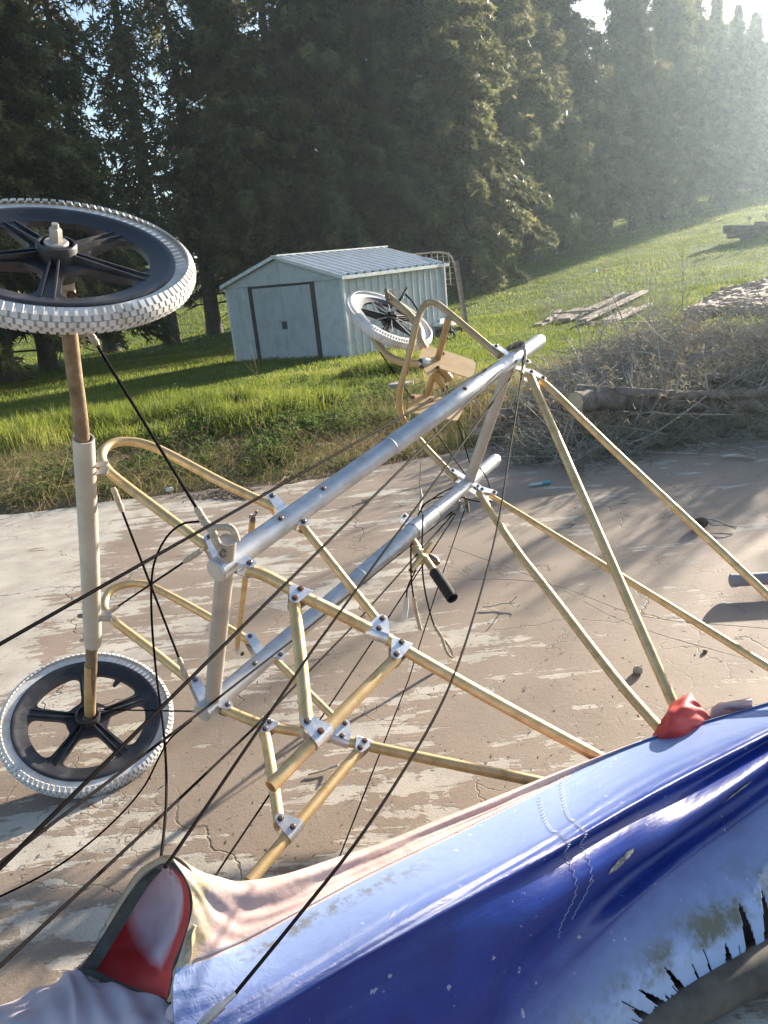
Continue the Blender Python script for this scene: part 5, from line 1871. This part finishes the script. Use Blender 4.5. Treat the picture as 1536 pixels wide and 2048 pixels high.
def in_pile(n):
    x = rng.uniform(1.2, 5.4, n)
    y = pile_front(x) + 3.3 * rng.random(n) ** 1.25
    m = (y > 6.3) & (x < 1.3 + .16 * (y - 6.2) + .25)
    x = np.where(m, x + 1.2, x)
    h = pile_h(x, y)
    z = np.maximum(gz(x, y), 0) + h * rng.uniform(.1, 1.0, n) ** .6
    az = rng.choice([0.2, 2.6, 3.4, -.5, 1.2], n) + rng.normal(0, .6, n)
    return x, y, z, az, rng.normal(.12, .42, n)
t1, p1 = strands(9000, 4, (.0018, .0045), in_pile, (.18, .60), .26)
t2, p2 = strands(600, 6, (.004, .0095), in_pile, (.4, 1.2), .16)
def out_pile(n):
    x = rng.uniform(1.35, 5.2, n)
    y = pile_front(x) + rng.uniform(1.2, 3.4, n)
    az = rng.uniform(0, 6.28, n)
    return x, y, gz(x, y) + pile_h(x, y) * .6, az, rng.uniform(.5, 1.45, n)
t3, p3 = strands(900, 5, (.0014, .003), out_pile, (.2, .5), .12)
bp = np_mesh('brush_twigs', np.concatenate([t1, t2, t3]), 4, MAT['twig'])
tag(bp, 'tangled pile of grey dead twigs and boughs at the slab edge', kind='stuff')
# dry needled sprays hanging on the boughs
base = np.concatenate([p1[::1, 2:].reshape(-1, 3), p2[:, 2:].reshape(-1, 3)])
k = rng.integers(0, len(base), 170000)
q = base[k] + rng.normal(0, .016, (len(k), 3))
D = rng.normal(0, 1, (len(k), 3)); D[:, 2] -= .3
D /= np.linalg.norm(D, axis=1)[:, None]
W = np.cross(D, rng.normal(0, 1, D.shape)); W /= np.linalg.norm(W, axis=1)[:, None]
s = rng.uniform(.02, .07, len(k))[:, None]
tri = np.stack([q - W * s * .09, q + W * s * .09, q + D * s], 1)
front = (q[:, 1] < pile_front(q[:, 0]) + 1.0) | (rng.random(len(q)) < .22)
tag(np_mesh('brush_needles', tri[front].reshape(-1, 3), 3, MAT['deadneedle']), 'dry brown conifer needles on the cut boughs', kind='stuff')
# tall unseen boughs past the right end of the pile, placed to cast shadow bands
mb = MB()
rb = random.Random(8)
bough_pts = []
for i in range(72):
    y = rb.uniform(5.7, 8.6)
    x = .575 * y + rb.uniform(.0, 1.5)
    Hb = rb.uniform(.5, 1.05)
    th = .012
    if i < 3:
        x, y, Hb, th = ((4.10, 7.2, 1.62, .050), (5.10, 9.0, 1.95, .055), (4.6, 7.6, 1.4, .03))[i]
    pp = [V((x, y, .1))]
    d = V((rb.uniform(-.35, .2), rb.uniform(-.35, .25), 1)).normalized() if i > 2 else V((-.05, -.05, 1)).normalized()
    for _ in range(5):
        pp.append(pp[-1] + d * Hb / 5)
        bough_pts.append(tuple(pp[-1]))
        d = (d + V((rb.uniform(-.2, .1), rb.uniform(-.2, .2), -.05)) * (.3 if i < 3 else 1)).normalized()
    add_tube(mb, pp, [th, th * .95, th * .85, th * .7, th * .5, th * .2], 5)
bq = np.array(bough_pts)[rng.integers(0, len(bough_pts), 26000)] + rng.normal(0, .075, (26000, 3))
bD = rng.normal(0, 1, bq.shape)
bD /= np.linalg.norm(bD, axis=1)[:, None]
bW = np.cross(bD, rng.normal(0, 1, bD.shape)); bW /= np.linalg.norm(bW, axis=1)[:, None]
tag(np_mesh('bough_needles', np.stack([bq - bW * .006, bq + bW * .006, bq + bD * .09], 1).reshape(-1, 3), 3, MAT['deadneedle']), 'dry needles on the unseen upright boughs that shade the slab', kind='stuff')
tag(mb.build('shadow_boughs', MAT['twig']), 'unseen upright boughs at the right end of the brush pile, set to shade the slab', kind='stuff')

def straw_place(n):
    x = rng.uniform(-4.2, 1.2, n)
    y = slab_edge(x) + np.abs(rng.normal(0, 1.1, n)) + .05
    return x, y, gz(x, y) + rng.uniform(.02, .10, n), rng.uniform(0, 6.28, n), rng.normal(.25, .45, n)
tag(np_mesh('lying_straw', np.concatenate([strands(2600, 4, (.0008, .0018), straw_place, (.12, .42), .16)[0]]), 4, MAT['dry']), 'bleached straw stems lying over the weeds at the slab edge', kind='stuff')
def log(name, pts, r, label, parent=None, cat='log'):
    P_l = smooth_path(pts, 6)
    n = len(P_l)
    rr = [r[0] + (r[1] - r[0]) * i / (n - 1) + .006 * math.sin(i * 2.7) * r[0] / .07 for i in range(n)]
    e = empty(name, P_l[0], label, cat, 'cut trunks in the brush pile')
    mb = MB()
    add_tube(mb, P_l, rr, 14)
    mb.build('bark', MAT['logbark'], e)
    d = (P_l[0] - P_l[1]).normalized()
    mb = MB()
    add_tube(mb, [P_l[0] + d * .001, P_l[0] + d * .004], [rr[0] * .93, rr[0] * .92], 18)
    mb.build('cut_end', MAT['cutwood'], e)
    for i in range(5):
        k = 2 + int((n - 4) * (i + .5) / 5)
        mb = MB()
        dv = V((random.uniform(-.4, .4), random.uniform(-.7, 0), random.uniform(.3, 1))).normalized()
        add_tube(mb, [P_l[k], P_l[k] + dv * (rr[k] + .04), P_l[k] + dv * (rr[k] + random.uniform(.08, .16)) + V((.02, 0, 0))], [.012, .009, .005], 6)
        mb.build('branch_stub', MAT['twig'], e)
    return e
log('cut_log', [at(1150, 806, 5.45), at(1210, 800, 5.62), at(1330, 803, 5.65), at(1460, 806, 5.6), at(1600, 812, 5.5)], (.080, .062), 'thick cut trunk with pale oval end face lying under the thinner trunk')
log('cut_log', [at(1152, 780, 5.62), at(1230, 783, 5.6), at(1350, 790, 5.55), at(1460, 790, 5.5), at(1620, 780, 5.45)], (.040, .030), 'long thin grey trunk lying across the middle of the brush pile')
log('cut_log', [at(1412, 757, 5.9), at(1470, 758, 5.9), at(1640, 752, 5.9)], (.042, .035), 'short pale trunk lying highest at the right of the brush pile')
log('cut_log', [at(1000, 830, 6.4), at(1060, 822, 6.4), at(1130, 812, 6.4)], (.05, .045), 'dark low log poking out at the left foot of the brush pile')
log('cut_log', [at(1106, 876, 6.0), at(1150, 868, 6.0), at(1190, 860, 6.0)], (.035, .03), 'small dark log on the slab edge behind the front wing strut')

# ------------------------------------------------------------------ small things on the ground
MAT['stone'] = simple('pale_stone', (0.42, 0.35, 0.28), (0.33, 0.27, 0.21), 0.8, 0, 30, 0.4, 90)
def lump(name, px, py, size, mat, label, cat, seed=0, squash=.8):
    p = V(atz(px, py, 0))
    r = random.Random(seed)
    bm = bmesh.new()
    bmesh.ops.create_icosphere(bm, subdivisions=2, radius=size)
    for v in bm.verts:
        v.co *= 1 + r.uniform(-.16, .16)
        v.co.z *= squash
        v.co.z = max(v.co.z, -size * squash * .7)
    me = bpy.data.meshes.new(name)
    bm.to_mesh(me)
    bm.free()
    me.materials.append(mat)
    o = link(bpy.data.objects.new(name, me))
    o.location = p + V((0, 0, size * squash * .7))
    o.rotation_euler = (0, 0, r.uniform(0, 6))
    return tag(o, label, cat)
lump('stone', 1275, 1347, .017, MAT['stone'], 'pale angular stone with a dark shadow between the long wing struts', 'stone', 3, .95)
lump('stone', 1146, 1050, .014, MAT['stone'], 'small grey stone in the dappled shadow of the brush pile', 'stone', 4)
lump('stone', 1183 + 227, 1305, .008, MAT['litter'], 'tiny dark pebble near the lowest long strut at right', 'pebble', 6)
def stub(name, a, b, r, mat, label, cat):
    mb = MB()
    add_tube(mb, [a, b], r, 12)
    return tag(mb.build(name, mat), label, cat)
stub('wood_stub', atz(724, 1001, .012), atz(741, 997, .012), .011, MAT['cutwood'], 'short pale wooden stub lying on the slab beyond the silver boom', 'stick')
pen = empty('marker_pen', atz(1058, 970, .012), 'pale marker pen with turquoise cap lying on the slab', 'pen')
MAT['turq'] = simple('turquoise_plastic', (0.05, 0.34, 0.42), None, 0.4)
MAT['palep'] = simple('pale_grey_plastic', (0.48, 0.55, 0.56), None, 0.45)
pa, pb = V(atz(1057, 971, .013)), V(atz(1100, 964, .013))
tube('barrel', [pa, lerp(pa, pb, .12), lerp(pa, pb, .13), lerp(pa, pb, .62)], [.004, .006, .011, .011], MAT['palep'], pen, 12)
tube('cap', [lerp(pa, pb, .62), pb], .0125, MAT['turq'], pen, 12)
def pipe():
    e = empty('plastic_pipe', atz(1461, 1172, 0), 'grey capped pipe lying on the slab at the right picture edge', 'pipe')
    a, b = V(atz(1466, 1161, .055)), V(atz(1640, 1150, .055))
    MAT['pvc'] = simple('grey_pipe', (0.30, 0.28, 0.29), (0.22, 0.20, 0.21), 0.5)
    d = (b - a).normalized()
    tube('barrel', [a, b], .025, MAT['pvc'], e, 20)
    tube('end_cap', [a - d * .012, a - d * .008, a + d * .012], [.018, .026, .0268], MAT['pvc'], e, 20)
pipe()
def twig(label, pts, r, extra=()):
    mb = MB()
    add_tube(mb, smooth_path([V(atz(*p)) for p in pts], 4), r, 6)
    for ex in extra:
        add_tube(mb, smooth_path([V(atz(*p)) for p in ex], 4), r * .7, 5)
    return tag(mb.build('twig', MAT['twig']), label, 'twig')
twig('thin knotty twig with forked tip lying beyond the black grip', [(965, 1214, .01), (985, 1212, .012), (1003, 1207, .015), (1018, 1206, .018), (1030, 1204, .02)], .003, [[(1018, 1206, .018), (1030, 1197, .05), (1034, 1192, .06)], [(1018, 1206, .018), (1032, 1214, .012), (1040, 1210, .02)]])
twig('small dark twig with a cocked end in front of the lower rails', [(616, 1549, .006), (640, 1543, .008), (660, 1536, .01), (676, 1531, .022)], .0028, [[(676, 1531, .022), (680, 1541, .004)]])
twig('dead branch on the slab in front of the brush pile', [(1442, 913, .015), (1470, 910, .02), (1495, 914, .02), (1512, 917, .015)], .009, [[(1495, 914, .02), (1508, 906, .06)]])
def cone_sprig():
    e = empty('cone_sprig', atz(1390, 1050, 0), 'open pine cone with its bare forked stem lying on the slab', 'pine cone')
    mb = MB()
    p = V(atz(1398, 1048, .028))
    for i in range(90):
        t = i / 90
        a = i * 2.399
        rr = .034 * math.sin(PI * (.15 + .8 * t)) ** .7
        ax = V((.75, .25, .1)).normalized()
        _, u, w = frame_of(ax)
        c = p + ax * ((t - .5) * .075) + (u * math.cos(a) + w * math.sin(a)) * rr * .6
        o = (u * math.cos(a) + w * math.sin(a) + ax * .5).normalized()
        add_box(mb, c, o * .011, o.cross(ax).normalized() * .006, ax * .0012)
    mb.build('cone', MAT['litter'], e, smooth=False)
    mb = MB()
    add_tube(mb, smooth_path([V(atz(*q)) for q in ((1405, 1036, .03), (1430, 1040, .035), (1455, 1050, .03), (1473, 1054, .02))], 4), .004, 6)
    add_tube(mb, smooth_path([V(atz(*q)) for q in ((1410, 1040, .02), (1424, 1050, .02), (1450, 1050, .02), (1472, 1058, .012))], 4), .003, 6)
    mb.build('stem', MAT['twig'], e)
cone_sprig()

# broken concrete lump, litter and dead leaves
MAT['rubble'] = simple('grey_rubble', (0.36, 0.33, 0.30), (0.26, 0.235, 0.21), 0.85, 0, 12, 0.4, 60)
def chunk(px, py, w, d, h, rot, label, cat='concrete piece', mat='rubble', name='concrete_chunk', seed=1):
    p = hit(px, py)
    r = random.Random(seed)
    mb = MB()
    n = 9
    poly = []
    for i in range(n):
        a = 2 * PI * i / n
        q = V((math.cos(a) * w / 2 * r.uniform(.8, 1.15), math.sin(a) * d / 2 * r.uniform(.8, 1.15), 0))
        q.rotate(Matrix.Rotation(rot, 3, 'Z'))
        poly.append(V(p) + q + V((0, 0, -.05)))
    add_prism(mb, poly, (0, 0, h + .05))
    return tag(mb.build(name, MAT[mat], smooth=False), label, cat)
chunk(800, 776, .34, .30, .07, .3, 'flat broken concrete lump in the weeds behind the pedals', seed=2)
chunk(640, 893, .09, .05, .025, .3, 'pale flat chip lying in the weeds above the silver boom', seed=3)
lump('paper_scrap', 340, 983, .03, MAT['whitetrim'], 'crumpled white scrap in the grass above the upper hairpin strut', 'litter', 9, .7)
chunk(955, 865, .5, .28, .012, .4, 'thin flat slab of concrete at the left foot of the brush pile', seed=5)
# dead leaf heap at the slab edge
tag(np_mesh('dead_leaves', litter(420, lambda: (lambda p: (p[0] + random.gauss(0, .12), p[1] + random.gauss(0, .035)))(atz(random.gauss(445, 14), random.gauss(988, 4), 0)), .028), 4, MAT['litter']), 'small heap of dead leaves on the slab edge', kind='stuff')

# tall dry stalks
def stalks(px, py, tips, label, r=.0035, mat='dry', name='dry_stalks'):
    p = V(hit(px, py))
    d = np.linalg.norm((np.array(p) - EYE))
    e = empty(name, p, label, 'plant')
    dep = float((ROT.T @ (np.array(p) - EYE))[2])
    for tx, ty, bend in tips:
        q = V(at(tx, ty, dep))
        m_ = lerp(p, q, .55) + V((bend, 0, 0))
        tube('stalk', smooth_path([p + V((random.uniform(-.03, .03), 0, -.02)), m_, q], 5), [r * (1 - .7 * i / 10) for i in range(11)], MAT[mat], e, 5)
    return e
stalks(518, 758, [(423, 672, .06), (476, 694, .03), (505, 712, .0), (514, 700, .01), (498, 690, .02)], 'tall dry stalks with one long bent stem left of the shed door')
stalks(742, 738, [(652, 640, .08), (700, 690, .02), (690, 660, .05), (668, 672, .04), (712, 660, .0), (730, 680, 0), (682, 700, .03)], 'pale dry grass stems standing before the shed corner', r=.003)
stalks(205, 958, [(128, 850, .05), (160, 880, .03), (118, 890, .05), (100, 905, .04), (150, 920, .02)], 'thin dry stems leaning left of the axle sleeve in the weeds', r=.002)

# bare saplings
def sapling(px, py, top, n, label, spread=.35, r0=.012, mat='twig'):
    p = V(hit(px, py))
    dep = float((ROT.T @ (np.array(p) - EYE))[2])
    e = empty('bare_sapling', p, label, 'sapling', 'bare saplings beyond the brush pile')
    q = V(at(top[0], top[1], dep))
    rr = random.Random(px)
    main = smooth_path([p - V((0, 0, .05)), lerp(p, q, .4) + V((rr.uniform(-.05, .05), 0, 0)), q], 5)
    tube('stem', main, [r0 * (1 - .85 * i / (len(main) - 1)) for i in range(len(main))], MAT[mat], e, 6)
    H_ = (q - p).length
    mb = MB()
    for i in range(n):
        k = rr.randint(1, len(main) - 2)
        s_ = main[k]
        d = V((rr.uniform(-1, 1), rr.uniform(-1, 1), rr.uniform(.5, 1.6))).normalized()
        L = H_ * spread * rr.uniform(.4, 1)
        add_tube(mb, smooth_path([s_, s_ + d * L * .5 + V((0, 0, .02)), s_ + d * L + V((0, 0, L * .2))], 3), [r0 * .5, r0 * .42, r0 * .36, r0 * .3, r0 * .26, r0 * .2, r0 * .12][:7], 4, cap=False)
    mb.build('twigs', MAT[mat], e)
    return e
sapling(1360, 645, (1366, 500), 14, 'tallest bare sapling between the planks and the dirt patch')
sapling(1374, 640, (1392, 520), 10, 'second bare sapling close right of the tallest one', r0=.008)
sapling(1255, 640, (1268, 520), 12, 'wispy bare sapling standing behind the old planks', r0=.007)
sapling(1495, 625, (1500, 510), 16, 'bushy bare sapling in front of the dirt patch', r0=.009)
sapling(1450, 560, (1448, 535), 6, 'short bare stem on the lawn above the dirt patch', r0=.008)
sapling(1176, 735, (1168, 640), 12, 'small forked sapling rising from the left end of the brush pile', r0=.006)

# planks, rubble and dirt in the lawn
MAT['oldwood'] = simple('weathered_plank', (0.30, 0.235, 0.185), (0.17, 0.13, 0.10), 0.85, 0, 12, 0.4, 50)
def plank(a, b, w, th, label, lift=.05):
    pa, pb = V(hit(*a)), V(hit(*b))
    pa.z += lift
    pb.z += lift
    d = (pb - pa)
    s_ = d.cross(V((0, 0, 1))).normalized()
    mb = MB()
    add_box(mb, (pa + pb) / 2, d / 2, s_ * w / 2, d.normalized().cross(s_) * th / 2)
    return tag(mb.build('old_plank', MAT['oldwood'], smooth=False), label, 'plank', 'old planks on the lawn')
plank((1075, 655), (1160, 620), .22, .05, 'lowest left weathered plank of the heap on the lawn')
plank((1130, 648), (1232, 604), .26, .06, 'wide weathered plank in the middle of the heap on the lawn', .10)
plank((1165, 655), (1290, 592), .18, .06, 'long weathered plank crossing the middle of the heap', .14)
plank((1210, 650), (1265, 622), .16, .05, 'short weathered plank on the right of the heap', .08)
plank((1212, 606), (1275, 598), .24, .12, 'thick dark beam at the top of the plank heap', .12)
plank((1178, 652), (1335, 650), .14, .04, 'pale board lying level along the front of the plank heap', .06)
for a_, b_, w_, lb_ in (((1095, 650), (1120, 628), .12, 'broken grey plank stub at the left end of the plank heap'), ((1150, 640), (1215, 628), .13, 'split plank lying crosswise in the plank heap'),
                        ((1190, 632), (1246, 598), .10, 'narrow batten lying on the wide plank of the heap'), ((1230, 652), (1300, 618), .12, 'grey batten sticking out right of the plank heap'),
                        ((1105, 642), (1190, 636), .09, 'thin dark batten along the left of the plank heap')):
    plank(a_, b_, w_, .04, lb_, random.uniform(.06, .2))
tag(np_mesh('dry_brush', strands(1000, 4, (.002, .005), lambda n: (lambda q: (q[:, 0], q[:, 1], q[:, 2] + rng.uniform(.02, .25, n), rng.uniform(0, 6.28, n), rng.normal(.4, .5, n)))(
    np.array([hit(random.uniform(1080, 1340), random.uniform(600, 655)) for _ in range(n)])), (.2, .7), .2)[0], 4, MAT['twig']), 'dry twigs scattered over the plank heap', kind='stuff')
MAT['dirt'] = simple('pale_pinkish_dirt', (0.42, 0.32, 0.25), (0.24, 0.175, 0.135), 0.9, 0, 5, 0.9, 16)
def dirt_patch():
    poly = [V(hit(*q)) for q in ((1362, 642), (1420, 606), (1450, 590), (1540, 566), (1640, 556), (1660, 612), (1560, 628), (1540, 632), (1432, 630), (1424, 640))]
    mb = MB()
    add_prism(mb, [p - V((0, 0, .1)) for p in poly], (0, 0, .26))
    o = mb.build('dirt_patch', MAT['dirt'], smooth=False)
    tag(o, 'raised patch of pale dirt in the lawn at right', kind='structure')
    r = np.random.default_rng(4)
    cx = np.mean([p.x for p in poly]); cy = np.mean([p.y for p in poly])
    out = []
    mb = MB()
    for i in range(420):
        a, t = r.uniform(0, 1), r.integers(0, len(poly))
        p, q = poly[t], poly[(t + 1) % len(poly)]
        c = V((cx, cy, 0))
        e = (V((p.x, p.y, 0)) * (1 - a) + V((q.x, q.y, 0)) * a)
        x = c + (e - c) * math.sqrt(r.uniform(0, .95))
        z = float(gz(x.x, x.y)) + .17
        s_ = r.uniform(.03, .12)
        u = V((math.cos(a * 40), math.sin(a * 40), r.uniform(-.3, .3))).normalized()
        w = u.cross(V((0, 0, 1))).normalized()
        add_box(mb, (x.x, x.y, z), u * s_, w * s_ * .6, u.cross(w) * s_ * .4)
    tag(mb.build('dirt_clods', MAT['dirt'], smooth=False), 'loose clods and stones on the dirt patch', kind='stuff')
dirt_patch()

# heap of dark logs far up the lawn
def far_heap():
    p = V(hit(1520, 474))
    e = empty('log_heap', p, 'dark heap of short logs far up the lawn at the right picture edge', 'log heap')
    r = random.Random(12)
    MAT['darklog'] = simple('dark_log_bark', (0.15, 0.105, 0.085), (0.06, 0.045, 0.038), 0.85, 0, 6)
    for i in range(9):
        c = p + V((r.uniform(-.7, 1.3), r.uniform(-.4, .4), .16 + .24 * (i // 4)))
        d = V((1, r.uniform(-.5, .5), r.uniform(-.1, .1))).normalized() * r.uniform(.4, .8)
        mb = MB()
        add_tube(mb, [c - d, c + d], r.uniform(.11, .18), 10)
        mb.build('short_log', MAT['darklog'], e)
    for i in range(3):
        mb = MB()
        c = p + V((-.6 + .7 * i, -.2, .72 + .05 * i))
        add_tube(mb, [c, c + V((.06, 0, .1)), c + V((.05, 0, .16))], [.07, .08, .03], 8)
        mb.build('pale_offcut', MAT['cutwood'], e)
far_heap()

# low white table with trays, and the hoop frame leaning behind the shed
def side_table():
    p = V(hit(885, 672))
    dep = float((ROT.T @ (np.array(p) - EYE))[2])
    e = empty('low_table', p, 'low cream topped table standing on the lawn beside the shed wall', 'table')
    R3 = Matrix.Rotation(-.55, 3, 'Z')
    top = V(at(884, 648, dep))
    hgt = top.z - p.z
    mb = MB()
    add_box(mb, top, R3 @ V((.42, 0, 0)), R3 @ V((0, .36, 0)), (0, 0, .03))
    mb.build('table_top', MAT['whitetrim'], e, smooth=False)
    for sx in (-1, 1):
        for sy in (-1, 1):
            mb = MB()
            b_ = top + R3 @ V((sx * .36, sy * .3, 0))
            add_tube(mb, [b_, V((b_.x, b_.y, float(gz(b_.x, b_.y)) - .03))], .025, 8)
            mb.build('leg', MAT['darktrim'], e)
    mb = MB()
    add_box(mb, V((top.x, top.y, p.z + hgt * .45)), R3 @ V((.34, 0, 0)), R3 @ V((0, .28, 0)), (0, 0, hgt * .16))
    mb.build('lower_shelf', MAT['darktrim'], e, smooth=False)
    for i, (dx, dy, s_) in enumerate(((-.22, .05, .24), (-.20, .06, .22))):
        mb = MB()
        c = top + R3 @ V((dx, dy, .055 + .05 * i))
        add_box(mb, c, R3 @ V((s_, 0, 0)), R3 @ V((0, s_ * .8, 0)), (0, 0, .022))
        for q in range(5):
            add_box(mb, c + R3 @ V((s_ * (q - 2) / 2.6, 0, .024)), R3 @ V((.014, 0, 0)), R3 @ V((0, s_ * .75, 0)), (0, 0, .006))
        tag(mb.build('plastic_tray', MAT['palep'], smooth=False), ('lower ribbed pale tray stacked on the low table', 'upper ribbed pale tray stacked on the low table')[i], 'tray', 'trays on the low table')
    wp = V(hit(902, 680))
    mb = MB()
    tt = [wp + V((.09 * math.cos(t * PI / 8), .0, .10 + .09 * math.sin(t * PI / 8))) for t in range(17)]
    add_tube(mb, tt, .028, 8, cap=False)
    tag(mb.build('small_tyre', MAT['grip']), 'small dark tyre standing under the low table', 'tyre')
side_table()
def hoop():
    M3 = SHED_M
    e = empty('hoop_frame', M3 @ V((.05, 3.95, 0)), 'rusty wire mesh hoop frame leaning behind the far shed corner', 'frame')
    def q(x, y, z):
        return M3 @ V((x, y, z))
    arch = [q(.38, 3.98, -.05), q(.28, 3.97, .9), q(.18, 3.96, 1.62), q(.08, 3.95, 1.86), q(-.15, 3.95, 1.95), q(-.45, 3.95, 1.97), q(-1.2, 3.95, 1.96), q(-1.5, 3.95, 1.8)]
    tube('hoop_tube', arch, .022, MAT['oldwood'], e, 8, sm=5)
    tube('side_board', [q(.42, 3.99, -.05), q(.22, 3.97, 1.72)], .06, MAT['oldwood'], e, 4)
    mb = MB()
    for i in range(9):
        x = .05 - .16 * i
        add_tube(mb, [q(x, 3.95, 1.2), q(x, 3.95, 1.94)], .0035, 4, cap=False)
    for i in range(6):
        z = 1.2 + .13 * i
        add_tube(mb, [q(.16, 3.95, z), q(-1.4, 3.95, z)], .0035, 4, cap=False)
    mb.build('wire_mesh', MAT['steel'], e)
hoop()
# white scraps on the lawn
for i, (px, py, lb) in enumerate(((1114, 509, 'white scrap of paper at the edge of the tree shadow, right of centre'), (845, 552 + 0, ''), (1190, 545, 'white speck of litter lying on the sunlit lawn below the hazy spruces'))):
    if lb:
        p = hit(px, py)
        o = lump('paper_scrap', 800, 1200, .09, MAT['whitetrim'], lb, 'litter', 30 + i, .8)
        o.location = V(p) + V((0, 0, .05))

# ------------------------------------------------------------------ haze in the air, standing in for the sun glare
def haze():
    m = bpy.data.materials.new('thin_sunlit_haze')
    m.use_nodes = True
    nt = m.node_tree
    nt.nodes.remove(nt.nodes['Principled BSDF'])
    pv = nt.nodes.new('ShaderNodeVolumePrincipled')
    pv.inputs['Color'].default_value = (0.70, 0.87, 1.0, 1)
    pv.inputs['Density'].default_value = 0.0008
    pv.inputs['Anisotropy'].default_value = 0.74
    nt.links.new(pv.outputs[0], nt.nodes['Material Output'].inputs['Volume'])
    mb = MB()
    add_box(mb, (0, 440, 11.5), (620, 0, 0), (0, 540, 0), (0, 0, 14))
    o = mb.build('haze', m, smooth=False)
    tag(o, 'thin haze standing in for the glare of the low sun', kind='stuff')
haze()
